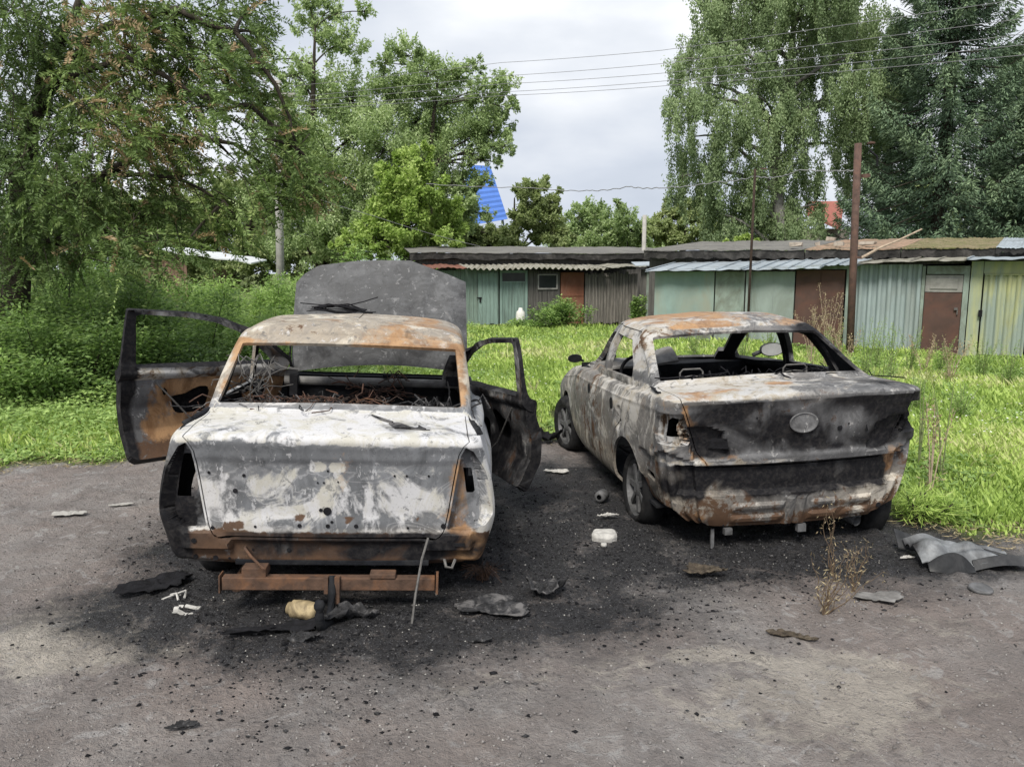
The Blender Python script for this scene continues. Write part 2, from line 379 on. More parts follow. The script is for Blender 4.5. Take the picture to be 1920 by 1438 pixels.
I = np.arange(nx_*ny_).reshape(ny_, nx_)
GF = np.stack([I[:-1, :-1], I[:-1, 1:], I[1:, 1:], I[1:, :-1]], -1).reshape(-1, 4)
def soot_mask(x, y):
    s = np.zeros_like(x)
    for (cx, cy, rx, ry, a) in ((-.95, 4.6, 1.05, 1.6, 1.5), (.15, 5.4, .8, 1.5, 1.35), (1.85, 6.0, 1.2, 1.8, 1.4), (1.55, 4.75, 1.2, .5, 1.5), (-2.0, 5.0, .6, 1.2, .55), (-1.0, 3.68, 1.0, .26, 1.3), (.9, 4.3, .8, .3, .35), (2.7, 4.3, .5, .3, .45), (0.0, 3.7, .4, .25, .35), (-.9, 3.3, .7, .2, .3), (.5, 3.5, .5, .3, .2)):
        s += a*blob(x, y, cx, cy, rx, ry)
    s += .30*fbm(x*1.3, y*2.2, 7, 5) - .04
    return np.clip(s, 0, 1)
def sand_mask(x, y):
    s = .16 + .4*fbm(x*.9, y*1.3, 12, 4)
    for (px_, py_, r, a) in ((130, 1200, .35, .6), (90, 1250, .35, .5), (1300, 1232, .13, .9), (1440, 1300, .2, .8), (1570, 1320, .2, .8), (1580, 1250, .25, .6), (1500, 1385, .3, .5), (150, 1160, .25, .5), (1750, 1180, .3, .5), (1700, 1280, .4, .4), (250, 1225, .2, .5)):
        p = gnd(px_, py_); s = s + a*blob(x, y, p.x, p.y, r*1.2, r*.55)
    return np.clip(s, 0, 1)
gs = np.clip(grass_sdf(gx, gy)*2+.5, 0, 1)
att = np.stack([soot_mask(gx, gy), sand_mask(gx, gy), gs, np.ones_like(gx)], -1).reshape(-1, 4)
t = NT('dirt'); a = t.sep(t.attr('gm', 'Color'))
n_c0 = t.noise(4.5, 10, .7, 1.0); n_m = t.noise(3.2, 8, .62, .5); n_f = t.noise(38, 6, .7, .2); n_s = t.noise(140, 3, .6); n_b = t.noise(.8, 5, .55, .3)
c = t.mix(t.rng(n_m, .36, .64), (.255, .234, .225), (.41, .384, .37))
c = t.mix(t.rng(t.math('ADD', n_b, t.math('MULTIPLY', n_f, .3)), .55, .75), c, (.31, .262, .24))
c = t.mix(t.rng(t.math('ADD', a[1], t.math('MULTIPLY', t.math('SUBTRACT', n_c0, .5), 2.2)), .42, .75, 0, .75), c, (.58, .53, .46))
c = t.mix(t.rng(n_f, .56, .7, 0, .7), c, (.16, .152, .153))
c = t.mix(t.rng(n_s, .62, .7, 0, .5), c, (.52, .5, .49))
n_c = t.noise(9, 10, .72, 1.4); n_l = t.noise(1.7, 9, .6, 1.0)
c = t.mix(t.rng(n_l, .44, .60, 0, .5), c, (.21, .185, .175))
c = t.mix(t.rng(t.noise(5.5, 9, .66, 1.5), .56, .64, 0, .6), c, (.47, .455, .45))
c = t.mix(t.rng(n_c, .34, .42, .55, 0), c, (.10, .092, .09))
vr = t.vor(34)
c = t.mix(t.math('MULTIPLY', t.rng(vr, .05, .12, 1, 0), t.rng(t.noise(9, 2), .5, .6)), c, (.48, .46, .44))
nn = t.math('ADD', t.math('MULTIPLY', t.math('SUBTRACT', n_m, .5), 1.5), t.math('MULTIPLY', t.math('SUBTRACT', n_f, .5), 1.0))
so = t.math('ADD', a[0], t.math('MULTIPLY', nn, t.math('ADD', .35, a[0])))
c = t.mix(t.rng(so, .2, .9, 0, .97), c, t.mix(t.rng(n_s, .6, .7), t.mix(t.rng(n_f, .42, .66), (.008, .008, .010), (.05, .05, .055)), (.26, .265, .28)))
c = t.mix(t.rng(t.math('ADD', a[2], t.math('MULTIPLY', t.math('SUBTRACT', n_f, .5), .8)), .35, .7), c, t.mix(t.rng(n_m, .35, .6), (.06, .075, .022), (.12, .15, .04)))
h = t.math('ADD', t.math('MULTIPLY', n_f, .6), t.math('MULTIPLY', n_m, .5)); h = t.math('ADD', h, t.math('MULTIPLY', n_s, .25)); h = t.math('ADD', h, t.math('MULTIPLY', n_c, .8))
dirt = t.bsdf(c, t.rng(so, .2, .9, .95, .62), 0, t.bump(h, 1.0, .07), .35)
ground = mk('ground', np.stack([gx, gy, gzz], -1).reshape(-1, 3), GF, dirt, smooth=True, attrs={'gm': att}); tag(ground, kind='structure')
ground['label'] = 'grey dirt yard with black soot round the cars'
# ------------------------------------------------------------------ leaf helpers
def unit(v): return v/np.maximum(np.linalg.norm(v, axis=-1, keepdims=True), 1e-9)
def leaf_cards(P, A, L, W, jit=.6, up=.5):
    """leaf quads at P, pointing roughly along A, length L, width W"""
    n = len(P); A = unit(A + rs.normal(0, jit, (n, 3)))
    Nn = rs.normal(0, 1, (n, 3)); Nn[:, 2] += up*2
    B = unit(np.cross(A, Nn)); L = np.broadcast_to(L, n)[:, None]; W = np.broadcast_to(W, n)[:, None]
    Nm = np.cross(A, B)
    V = np.empty((n, 4, 3)); V[:, 0] = P; V[:, 1] = P + A*L*.45 + B*W*.5 + Nm*L*.06; V[:, 2] = P + A*L; V[:, 3] = P + A*L*.45 - B*W*.5 + Nm*L*.06
    return V.reshape(-1, 3)
def put_leaves(name, V, tint, mat, parent, kind=None):
    n = len(V)//4
    o = mk(name, V, np.arange(n*4).reshape(n, 4), mat, parent, attrs={'tint': np.repeat(tint, 4)})
    if kind: o['kind'] = kind
    return o
def in_blob(n, c, r, flat=.85):
    v = unit(rs.normal(0, 1, (n, 3)))*(rs.rand(n, 1)**.42); return np.array(c) + v*np.array([r, r, r*flat])
def limb(mb, a, b, r0, r1, sag=.1, seg=5):
    a, b = Vector(a), Vector(b); P = []; rr = []
    side = Vector((random.uniform(-1, 1), random.uniform(-1, 1), 0))*(b-a).length*.06
    for i in range(seg+1):
        u = i/seg; p = a.lerp(b, u) + side*sin(pi*u) + Vector((0, 0, sag*(b-a).length*sin(pi*u)))
        P.append(p); rr.append(r0*(1-u)+r1*u)
    mb.tube(P, rr, 6); return P
def broad_tree(name, label, cat, base, clumps, D, mat, bark='bark', nleaf=50000, L=.11, W=.06, tr=.18, spread=.9, twigs=9, group=None, tint=(.5, .22), flat=.9, lean_top=None, airy=.5, droop=0.0):
    base = Vector(base)
    root = empty(name, label, cat, base, 0, group)
    cs = []
    for q in clumps:
        px_, py_, rp = q[:3]; dd = D + (q[3] if len(q) > 3 else random.uniform(-.9, .9)*rp/FPX*D*.8)
        p = pix(px_, py_, dd); cs.append((p, rp/FPX*dd, q[4] if len(q) > 4 else 0.0))
    mb = MB(); top = max(c[0].z for c in cs); cx = sum(c[0].x for c in cs)/len(cs)
    tx = (lean_top if lean_top is not None else cx*.6+base.x*.4)
    TP = []
    for i in range(9):
        u = i/8; TP.append(Vector((base.x+(tx-base.x)*u+.12*sin(u*7), base.y+.1*sin(u*5), base.z-.1+(top*.92-base.z)*u)))
    mb.tube(TP, [tr*(1-.85*i/8) for i in range(9)], 8)
    Vs = []; T = []
    tot = sum(c[1]**2 for c in cs)
    for (p, r, br) in cs:
        i = min(range(9), key=lambda k: abs(TP[k].z-(p.z-r*1.1)) + (0 if TP[k].z < p.z else 2))
        limb(mb, TP[i], p, tr*(1-.85*i/8)*.5, .02)
        n = int(nleaf*r*r/tot); nt = twigs+int(r*r*14)
        sub = in_blob(nt, p, r*spread, flat); sub = np.array(p)+(sub-np.array(p))*rs.uniform(.75, 1.35, (nt, 1)); per = n//nt+1
        for k in range(nt):
            if k % 2 == 0: limb(mb, p, sub[k], .018, .006, .05, 2)
            d = unit((sub[k]-np.array(p))[None])[0]
            sr = r*rs.uniform(.12, .34)
            Q = in_blob(per, sub[k], sr, .8) + (d*.6+np.array([0, 0, .7]))*rs.rand(per, 1)**1.5*sr*airy*1.6
            if droop: Q[:, 2] -= rs.rand(per)**1.5*droop
            A = np.tile(d*.5+np.array([0, 0, -.25-droop]), (per, 1))
            s = rs.uniform(.7, 1.25, per)
            Vs.append(leaf_cards(Q, A, L*s, W*s))
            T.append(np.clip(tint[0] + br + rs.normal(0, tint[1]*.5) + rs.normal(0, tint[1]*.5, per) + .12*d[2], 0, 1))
    V = np.concatenate(Vs) - np.array(base); T = np.concatenate(T)
    mb.V = [Vector(v)-base for v in mb.V]
    mb.build('trunk', M[bark], root, smooth=True)
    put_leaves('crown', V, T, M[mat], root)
    return root
# ------------------------------------------------------------------ distant buildings
r = empty('house', 'white-walled house with steep bright blue metal roof behind the trees', 'house', pix(900, 512, 46) - Vector((0, 0, 1.7)))
o = r.location.copy(); r.location.z = 0; o = r.location.copy()
gab = [pix(842, 430, 46)-o, pix(952, 411, 46)-o, pix(918, 305, 46)-o, pix(880, 303, 46)-o, pix(850, 350, 46)-o]
mb = MB(); f = [Vector((p.x, 0, p.z)) for p in gab]; bk = [Vector((p.x-.4, 7, p.z)) for p in gab]
q1, q2 = f[1], f[2]
mb.sheet(12, 22, lambda u, v: Vector(((f[0].x*(1-u)+f[1].x*u)*(1-v)+(f[3].x*(1-u)+f[2].x*u)*v, 1.6*v+.05*(round(v*22) % 2), (f[0].z+(f[1].z-f[0].z)*u)*(1-v)+(f[3].z+(f[2].z-f[3].z)*u)*v)), .12, (0, 1, 0))
mb.build('roof', M['blue_metal'], r)
mb = MB(); mb.box(((f[0].x+f[1].x)/2, 3.6, f[0].z/2), (f[1].x-f[0].x-.5, 6.4, f[0].z+.2)); mb.build('wall', M['brick_wall'], r)
mb = MB(); mb.sheet(1, 1, lambda u, v: Vector((f[1].x-.25-u*(f[1].x-f[2].x)*0 - (f[1].x-f[2].x)*v, 1.7*v+u*(6.6-3.4*v), f[1].z+(f[2].z-f[1].z)*v)), .1, (1, 0, 0)); mb.build('roof', M['blue_metal'], r)
mb = MB(); mb.box(((f[0].x*.4+f[1].x*.6), .35, f[0].z-.9), (.9, .08, 1.1)); mb.build('window', M['dark_glass'], r)
r = empty('house', 'house with a reddish tiled roof glimpsed between birch and spruce', 'house', (pix(1545, 430, 40).x, 40, 0))
mb = MB(); a0 = pix(1512, 378, 40)-r.location; a1 = pix(1560, 378, 42)-r.location; a2 = pix(1576, 428, 40)-r.location; a3 = pix(1512, 400, 40)-r.location
mb.sheet(6, 6, lambda u, v: (a0.lerp(a1+Vector((1.5, 2, .2)), u)).lerp(a3.lerp(a2, u), v), .12, (0, 0, 1)); mb.build('roof', M['red_roof'], r)
mb = MB(); mb.box((a3.lerp(a2, .5).x+.3, 2.2, a3.z/2-.35), (2.6, 3.4, a3.z-.8)); mb.build('wall', M['brick_wall'], r)
# left shed with pale roof
b = col_at(360, 17, 0)
r = empty('shed', 'small red-brown board shed with pale metal roof among the left bushes', 'shed', b, R(8))
mb = MB()
for i in range(14): mb.box((-.92+i*.068, .0, 1.05), (.062, .03, 1.6+.02*(i % 3)+.5))
mb.box((.55, .6, .9), (.02, 1.2, 1.8)); mb.box((-.95, .6, .9), (.02, 1.2, 1.8)); mb.build('wall', M['wood_red'], r)
mb = MB(); mb.sheet(1, 6, lambda u, v: Vector((-.75+v*2.15, -.2+u*2.0, 2.24-v*.30+u*.1+(0.03 if round(v*6) % 2 else 0))), .03); mb.build('roof', M['white_roof'], r)
mb = MB(); mb.sheet(1, 3, lambda u, v: Vector((-.75-v*.35, -.2+u*2.0, 2.24-v*.28+u*.1)), .03); mb.build('roof', M['tar_roof'], r)
# ------------------------------------------------------------------ garages
def rowline(O, u):
    def f(px_):
        k = (px_-960)/FPX*cos(PITCH)/1.0
        # X = k' * D  (ground level)
        # O.x + s u.x = k (O.y + s u.y)
        kk = (px_-960)/FPX*(cos(PITCH)+0.0)
        return (kk*O[1]-O[0])/(u[0]-kk*u[1])
    return f
OB = Vector((3.72, 19.7, 0)); e2 = Vector((10.2, 15.3, 0)); UB = (e2-OB).normalized(); AB = math.atan2(UB.y, UB.x); fB = rowline(OB, UB)
OA = Vector((-1.9, 24.9, 0)); e3 = Vector((4.3, 26.2, 0)); UA = (e3-OA).normalized(); AA = math.atan2(UA.y, UA.x); fA = rowline(OA, UA)
def unitB(name, label, p0, p1, cat='garage', dy=0):
    s0, s1 = fB(p0), fB(p1); r = empty(name, label, cat, OB+UB*s0, AB); return r, s1-s0
def unitA(name, label, p0, p1, cat='shed'):
    s0, s1 = fA(p0), fA(p1); r = empty(name, label, cat, OA+UA*s0, AA); return r, s1-s0
def planks(mb, x0, x1, z0, z1, w, y=0, th=.025, gap=.008, jag=.03):
    n = max(1, int((x1-x0)/w)); w = (x1-x0)/n
    for i in range(n): 
        mb.box((x0+(i+.5)*w, y+random.uniform(-.008, .008), (z0+z1)/2+random.uniform(-jag, jag)), (w-gap, th, z1-z0))
def corr(mb, x0, x1, z0, z1, y=0, p=.15, a=.025, th=.006, sharp=False):
    n = int((x1-x0)/p*8)
    mb.sheet(n, 1, lambda u, v: Vector((x0+(x1-x0)*u, y+(a*(max(-.6, min(.6, sin(2*pi*(x1-x0)*u/p)))/.6) if sharp else a*sin(2*pi*(x1-x0)*u/p)), z0+(z1-z0)*v)), th, (0, -1, 0))
def side_walls(r, w, h, depth=3.2, mat='dark_plank'):
    mb = MB(); mb.box((.03, depth/2+.05, h/2), (.04, depth, h-.03)); mb.box((w-.03, depth/2+.05, h/2), (.04, depth, h-.03)); mb.box((w/2, depth+.08, h/2), (w-.1, .04, h-.03)); split_build(mb, 'wall', M[mat], r)
# --- row A
r, w = unitA('shed', 'green plank shed with latched door, half hidden by the raised hood', 790, 936)
mb = MB(); planks(mb, 0, w-.02, .02, 1.82, .14); mb.build('wall', M['green_plank'], r); side_walls(r, w, 1.8)
d0 = fA(896)-fA(790)
mb = MB(); planks(mb, d0, w-.06, .05, 1.72, .12, -.035); d = mb.build('door', M['green_door'], r)
mb = MB(); mb.box((d0+.06, -.07, .85), (.05, .04, .16)); mb.box((d0+.03, -.07, .92), (.16, .03, .03)); mb.build('latch', M['charcoal'], d)
r, w = unitA('shed', 'pale green shed door with vertical ribs under a narrow dark window', 937, 989)
mb = MB(); mb.box((.04, 0, .9), (.08, .05, 1.8)); mb.box((w-.04, 0, .9), (.08, .05, 1.8)); mb.box((w/2, 0, 1.76), (w-.17, .05, .08)); mb.box((w/2, 0, 1.42), (w-.17, .05, .05)); mb.build('frame', M['green_door'], r); side_walls(r, w, 1.8)
mb = MB(); mb.box((w/2, .03, .7), (w-.17, .03, 1.4))
for i in range(7): mb.box((.14+i*(w-.28)/6, .0, .7), (.035, .03, 1.38))
mb.build('door', M['green_door'], r)
mb = MB(); mb.box((w/2, .02, 1.58), (w-.17, .02, .27)); mb.build('window', M['dark_glass'], r)
r, w = unitA('shed', 'dark grey board shed with small framed window beside a rusty door', 990, 1096)
wx0, wx1 = fA(1009)-fA(990), fA(1044)-fA(990); dx0 = fA(1050)-fA(990)
mb = MB(); planks(mb, 0, wx0, .02, 1.8, .16); planks(mb, wx0, wx1, .02, 1.18, .13); planks(mb, wx0, wx1, 1.68, 1.8, .13); planks(mb, wx1, dx0, .02, 1.8, .1); mb.build('wall', M['dark_plank'], r); side_walls(r, w, 1.78)
mb = MB(); wc = (wx0+wx1)/2; ww = wx1-wx0
mb.box((wc, -.03, 1.2), (ww+.04, .06, .05)); mb.box((wc, -.03, 1.66), (ww+.04, .05, .04)); mb.box((wx0, -.03, 1.43), (.045, .05, .42)); mb.box((wx1, -.03, 1.43), (.045, .05, .42)); wi = mb.build('window', M['grey_frosted'], r)
mb = MB(); mb.box((wc, .01, 1.43), (ww-.05, .01, .42)); mb.build('pane', M['dark_glass'], wi)
mb = MB(); mb.box(((dx0+w)/2, -.01, .88), (w-dx0-.05, .03, 1.72)); mb.box(((dx0+w)/2, -.035, .98), (w-dx0-.06, .015, .05)); mb.box(((dx0+w)/2, -.035, .15), (w-dx0-.06, .015, .05)); mb.build('door', M['rust_door'], r)
r, w = unitA('shed', 'weathered grey shed of uneven vertical boards right of the rusty door', 1097, 1196)
mb = MB(); planks(mb, 0, w, .02, 1.72, .105, 0, .03, .014, .05); mb.build('wall', M['grey_plank'], r); side_walls(r, w, 1.68)
mb = MB(); mb.box((w*.28, -.04, 1.62), (w*.5, .03, .06)); mb.build('rail', M['grey_plank'], r)
# awning roofs of row A
x0 = fA(800); x1 = fA(1197)
def awn(name, label, p0, p1, zb, zf, mat, cat='roof', fr=-.55, bk=1.6, amp=.035, per=.19, tilt=0):
    s0, s1 = fA(p0), fA(p1); r = empty(name, label, cat, OA+UA*s0+Vector((0, 0, 0)), AA); w = s1-s0
    n = int(w/per*8)
    mb = MB(); mb.sheet(n, 5, lambda u, v: Vector((w*u, fr+(bk-fr)*v+.03*sin(u*23), zf+(zb-zf)*v+amp*sin(2*pi*w*u/per)+tilt*u-.02*sin(u*9))), .008); mb.build('roof_sheet', M[mat], r)
    mb = MB(); mb.box((w/2, .15, zf-.02), (w-.2, .08, .07)); mb.build('beam', M['dark_plank'], r); return r
awn('awning', 'mossy grey corrugated sheet awning over the green and grey sheds', 872, 1130, 2.02, 1.86, 'asbestos')
awn('awning', 'flat rusty and tarred awning end right of the corrugated sheets', 1131, 1200, 2.02, 1.9, 'asbestos', amp=.006, tilt=.05)
awn('awning', 'rust-brown sheet awning behind the raised hood', 800, 871, 2.02, 1.88, 'rust_sheet', amp=.01)
# --- row B
r, w = unitB('garage', 'light teal panelled shed behind the right car roof', 1228, 1341)
mb = MB(); mb.box((w/2, 0, 1.1), (w-.02, .03, 1.3)); mb.box((w/2, -.03, .42), (w, .03, .05)); mb.build('wall', M['teal_paint'], r)
mb = MB(); mb.box((w/2, .0, .2), (w-.02, .03, .46)); mb.box((0, 3.3, .9), (.04, .04, 1.7)); split_build(mb, 'wall', M['teal_old'], r); 
mb = MB(); mb.box((.02, 3.2, .88), (.04, 6.3, 1.74)); mb.build('side_wall', M['teal_old'], r)
r, w = unitB('garage', 'stained grey-green panel shed left of the thin post', 1342, 1398)
mb = MB(); mb.box((w/2, 0, .88), (w-.02, .03, 1.74)); mb.build('wall', M['teal_old'], r); side_walls(r, w, 1.74)
r, w = unitB('garage', 'pale green panel shed right of the thin post', 1410, 1492)
mb = MB(); mb.box((w/2, 0, .88), (w-.02, .03, 1.74)); mb.box((-.05, -.02, .88), (.13, .06, 1.76)); mb.box((w/2, -.02, .95), (.03, .015, 1.6)); mb.build('wall', M['pale_panel'], r); side_walls(r, w, 1.74)
r, w = unitB('garage', 'garage with dark brown doors behind the tall rusty pole', 1493, 1602)
mb = MB(); mb.box((w*.43, 0, .9), (w*.84, .04, 1.76)); mb.box((w*.43, -.03, .9), (.02, .02, 1.7)); mb.build('door', M['brown_paint'], r); side_walls(r, w, 1.8)
mb = MB(); mb.box((w*.92, .0, .9), (.1, .06, 1.8)); mb.box((w/2, .03, 1.84), (w, .05, .08)); mb.build('frame', M['teal_old'], r)
r, w = unitB('garage', 'garage wall of pale blue-grey corrugated sheet', 1603, 1729)
mb = MB(); corr(mb, 0, w, .0, 1.9, 0, .19, .032, sharp=True); mb.build('wall', M['corrugated_blue'], r); side_walls(r, w, 1.86)
r, w = unitB('garage', 'garage with brown door under a frosted grey panel', 1730, 1819)
dz = 1.2
mb = MB(); mb.box((.03, 0, .93), (.06, .08, 1.86)); mb.box((w-.05, 0, .93), (.1, .08, 1.86)); mb.box((w/2, 0, 1.78), (w-.17, .08, .17)); mb.build('frame', M['teal_old'], r); side_walls(r, w, 1.9)
mb = MB(); mb.box((w/2-.02, .0, .66), (w-.18, .03, 1.3)); d = mb.build('door', M['brown_paint'], r)
mb = MB(); mb.box((w-.2, -.04, .98), (.06, .05, .05)); mb.box((w-.17, -.04, .92), (.02, .03, .12)); mb.build('padlock', M['grey_wire'], d)
mb = MB(); mb.box((w/2-.02, .0, 1.5), (w-.18, .03, .35)); mb.box((w/2-.02, -.025, 1.5), (w-.36, .02, .22)); mb.build('panel', M['grey_frosted'], r)
r, w = unitB('garage', 'yellow-green garage with peeling ribbed gates', 1820, 2030)
gx0 = fB(1845)-fB(1820)
mb = MB(); mb.box((gx0/2, 0, .98), (gx0-.02, .05, 1.95)); mb.box(((w+gx0)/2, 0, 1.83), (w-gx0, .06, .24)); mb.build('frame', M['yellow_gate'], r); side_walls(r, w, 1.95)
for k in range(2):
    a0 = gx0+.02+k*(w-gx0)/2; a1 = a0+(w-gx0)/2-.04
    mb = MB(); corr(mb, a0, a1, .06, 1.68, -.02, .16, .02, sharp=True); mb.box(((a0+a1)/2, -.02, 1.69), (a1-a0, .06, .03)); g = mb.build('gate', M['yellow_gate'], r)
    mb = MB(); mb.box((a0-.02 if k == 0 else a1, -.07, .9), (.07, .05, .14)); mb.build('lock', M['charcoal'], g)
# link wall between the rows
s0 = OB+UB*(-.05); r = empty('lean_to', 'narrow dark gap with old boards and pipe between the two shed rows', 'shed', (col_at(1199, 23.6, 0)), R(-4))
mb = MB(); planks(mb, .0, .62, 0, 1.85, .2); mb.build('wall', M['dark_plank'], r)
mb = MB(); planks(mb, .17, .36, 0, 1.8, .19, -.05); mb.build('panel', M['teal_old'], r)
mb = MB(); mb.tube([(.35, -.1, 0), (.35, -.1, .75), (.38, -.1, .8), (.62, -.1, .8)], .025, 8); mb.build('pipe', M['teal_paint'], r)
mb = MB(); mb.sheet(6, 1, lambda u, v: Vector((-.2+1.6*u, -.3+v*1.5, 1.95+.12*v+.03*u)), .03); mb.build('roof', M['roof_metal'], r)
# metal awnings row B
def awnB(label, p0, p1, zf, zb, mat, bow=.0, fr=-.4, bk=1.5, seams=3, tilt=0., jag=.03, amp=.006):
    s0, s1 = fB(p0), fB(p1); r = empty('awning', label, 'roof', OB+UB*s0, AB); w = s1-s0; ph = random.random()*6
    mb = MB(); mb.sheet(36, 5, lambda u, v: Vector((w*u, fr+(bk-fr)*v+jag*sin(u*13+ph)*(1-v), zf+(zb-zf)*v+bow*sin(pi*u)+tilt*u+amp*sin(u*40+ph)-(.02*abs(sin(u*9+ph)))*(1-v))), .006)
    for k in range(seams+1):
        u = k/seams; mb.box((w*min(max(u, .01), .99), (fr+bk)/2, (zf+zb)/2+bow*sin(pi*u)+tilt*u+.015), (.03, math.hypot(bk-fr, zb-zf), .02), rx=math.atan2(zb-zf, bk-fr))
    mb.build('roof_sheet', M[mat], r)
    mb = MB(); mb.box((w/2, .1, zf-.03+tilt/2), (w-.1, .07, .07), ry=-math.atan2(tilt, w)); mb.build('beam', M['dark_plank'], r); return r
awnB('pale blue metal sheet awning over the teal shed', 1222, 1399, 1.78, 2.0, 'roof_metal', seams=4, tilt=.03)
awnB('ribbed silver sheet awning over the pale green and brown sheds', 1400, 1545, 1.80, 2.03, 'roof_metal', seams=5, tilt=.04)
awnB('short buckled silver awning behind the rusty pole', 1546, 1612, 1.88, 2.05, 'roof_metal', seams=2, bow=.03)
awnB('long thin buckled awning over the corrugated wall and brown door', 1613, 1812, 1.93, 2.02, 'asbestos', seams=4, bow=.02, tilt=.05)
awnB('thin silver edge awning above the yellow-green garage', 1813, 2040, 2.0, 2.08, 'roof_metal', seams=2)
# long rear building: flat felt roof
def long_roof(label, A_, U_, s0, s1, d0, d1, z0, z1, topmat, th=.2, wob=.012, slope=.5):
    ang = math.atan2(U_.y, U_.x); r = empty('flat_roof_garage', label, 'garage', A_+U_*s0, ang); w = s1-s0; ph = random.random()*9
    zf = lambda u: z0+(z1-z0)*u+wob*sin(u*17+ph)
    mb = MB(); mb.sheet(60, 4, lambda u, v: Vector((w*u, d0+(d1-d0)*v, zf(u)+.05*v*slope*10*(d1-d0)/3+random.uniform(-.012, .012))), .02); mb.build('roof', M[topmat], r)
    mb = MB(); mb.sheet(60, 1, lambda u, v: Vector((w*u, d0+.03, zf(u)-.025-(1-v)*(th+.02*sin(u*31+ph)+.02*sin(u*77)))), .06, (0, -1, 0)); mb.build('fascia', M['tar_black'], r)
    mb = MB(); mb.box((w/2, d0+.35, (z0-th)/2), (w-.1, .1, z0-th-.02)); mb.box((w/2, d1-.3, z0/2), (w-.1, .1, z0-.05)); split_build(mb, 'wall', M['dark_plank'], r); return r
UA2 = UA
long_roof('long low garage with grey felt roof behind the left sheds', OA, UA, fA(775), fA(1330), 1.3, 5.5, 2.40, 2.42, 'tar_roof')
long_roof('long low garage with grey felt roof above the teal shed', OB, UB, fB(1165), fB(1478), 1.35, 6, 2.34, 2.30, 'tar_roof')
long_roof('long low garage with clay-coloured rubble roof above the brown doors', OB, UB, fB(1480), fB(1668), 1.35, 6, 2.30, 2.28, 'clay_roof')
long_roof('long low garage with mossy roof behind the corrugated wall', OB, UB, fB(1670), fB(1858), 1.35, 6, 2.29, 2.26, 'moss_roof')
r = long_roof('low garage with smooth grey sheeted roof at the far right', OB, UB, fB(1860), fB(2060), .9, 5, 2.26, 2.26, 'roof_metal', th=.1)
# little blocks left on the roof
for (px_, py_, lab, sz) in ((1455, 466, 'pale broken brick on the felt roof edge left of the stone pair', (.3, .15, .1)), (1500, 458, 'lump of concrete on the upper edge of the clay roof', (.22, .2, .1)), (1497, 467, 'small brick lying before the concrete lump', (.12, .12, .09)), (1540, 466, 'flat brick on the clay roof left of the pole', (.25, .12, .08)), (1598, 462, 'wide block on the clay roof behind the rusty pole', (.36, .2, .09))):
    s = fB(px_); p = OB+UB*s+Vector((-UB.y, UB.x, 0))*(1.7 if py_ > 460 else 3.0); zz = 2.32+(.06 if py_ > 460 else .22)
    p.z = zz; mb = MB(); mb.box((0, 0, sz[2]/2), sz, jit=.02); o = mb.build('brick', M['brick'], None, bevel=.008); o.location = p; o.rotation_euler = (0, 0, AB+random.uniform(-.4, .4)); tag(o, lab, 'brick', 'bricks lying on the garage roofs')
mb = MB(); a_ = OB+UB*fB(1608); p = a_+Vector((-UB.y, UB.x, 0))*.3; q = OB+UB*fB(1700)+Vector((-UB.y, UB.x, 0))*2.0
v = Vector((q.x-p.x, q.y-p.y, .68)); L_ = v.length; mb.tube([(0, 0, 0), v*.3+Vector((0, 0, .03)), v*.6, v], [.035, .03, .025, .02], 6)
o = mb.build('branch', M['cut_wood']); o.location = (p.x, p.y, 2.05); tag(o, 'bare pale pole leaning on the awning and clay roof', 'branch')
# posts and wires
def post(name, label, px_, D, ztop, r0, mat, parts=None, top_px=None, n=10):
    p = col_at(px_, D, 0); root = empty(name, label, 'pole', p)
    tx = 0 if top_px is None else (col_at(top_px, D, ztop).x-p.x)
    mb = MB(); mb.tube([(0, 0, -.1), (tx*.5, 0, ztop*.5), (tx, 0, ztop)], [r0, r0*.97, r0*.92], n); mb.build('pole', M[mat], root, smooth=True)
    return root, Vector((p.x+tx, D, ztop))
rp, ptop = post('steel_pole', 'tall rusty steel pole in front of the corrugated garage', 1593, 15.6, 4.25, .075, 'rusty_pole', top_px=1609)
mb = MB(); mb.lathe([(.085, .0), (.085, .05)], (0.02, 0, 2.0), 12); mb.lathe([(.09, .0), (.09, .06)], (.09, 0, 3.6), 12); mb.lathe([(.075, 0), (.08, .03), (.0, .05)], (.155, 0, 4.24), 12); mb.build('collar', M['rusty_pole'], rp)
mb = MB(); mb.tube([(.1, -.05, 4.12), (.25, -.1, 3.98), (.26, -.1, 3.8)], .02, 6); mb.build('bracket', M['charcoal'], rp)
rq, qtop = post('steel_post', 'thin dark rusty post between the pale green sheds', 1400, 17.3, 3.98, .03, 'dark_rust', top_px=1416)
mb = MB(); mb.box((.2, 0, 3.99), (.14, .03, .03)); mb.build('crossbar', M['rusty_pole'], rq)
rc, ctop = post('utility_pole', 'pale concrete utility pole in front of the left poplar', 527, 23, 7.2, .12, 'concrete', top_px=520)
mb = MB(); mb.box((0, 0, 6.8), (1.4, .1, .1)); mb.build('crossarm', M['concrete'], rc)
rc2, c2 = post('concrete_post', 'short grey concrete post rising behind the felt roof', 1204, 29, 3.85, .085, 'concrete')
def wire(label, P, r=.008, sag=0, group=None, n=14, wob=0):
    P = [Vector(p) for p in P]; Q = []
    for i in range(len(P)-1):
        for k in range(n):
            u = k/n; q = P[i].lerp(P[i+1], u); q.z -= sag*4*u*(1-u); q.z += wob*sin(k*1.7+i*2); Q.append(q)
    Q.append(P[-1]); mb = MB(); o0 = Q[0].copy(); mb.tube([q-o0 for q in Q], r, 5); o = mb.build('overhead_wire', M['cable']); o.location = o0; tag(o, label, 'wire', group); return o
names = ['topmost', 'second from the top', 'middle', 'fourth from the top', 'lowest']
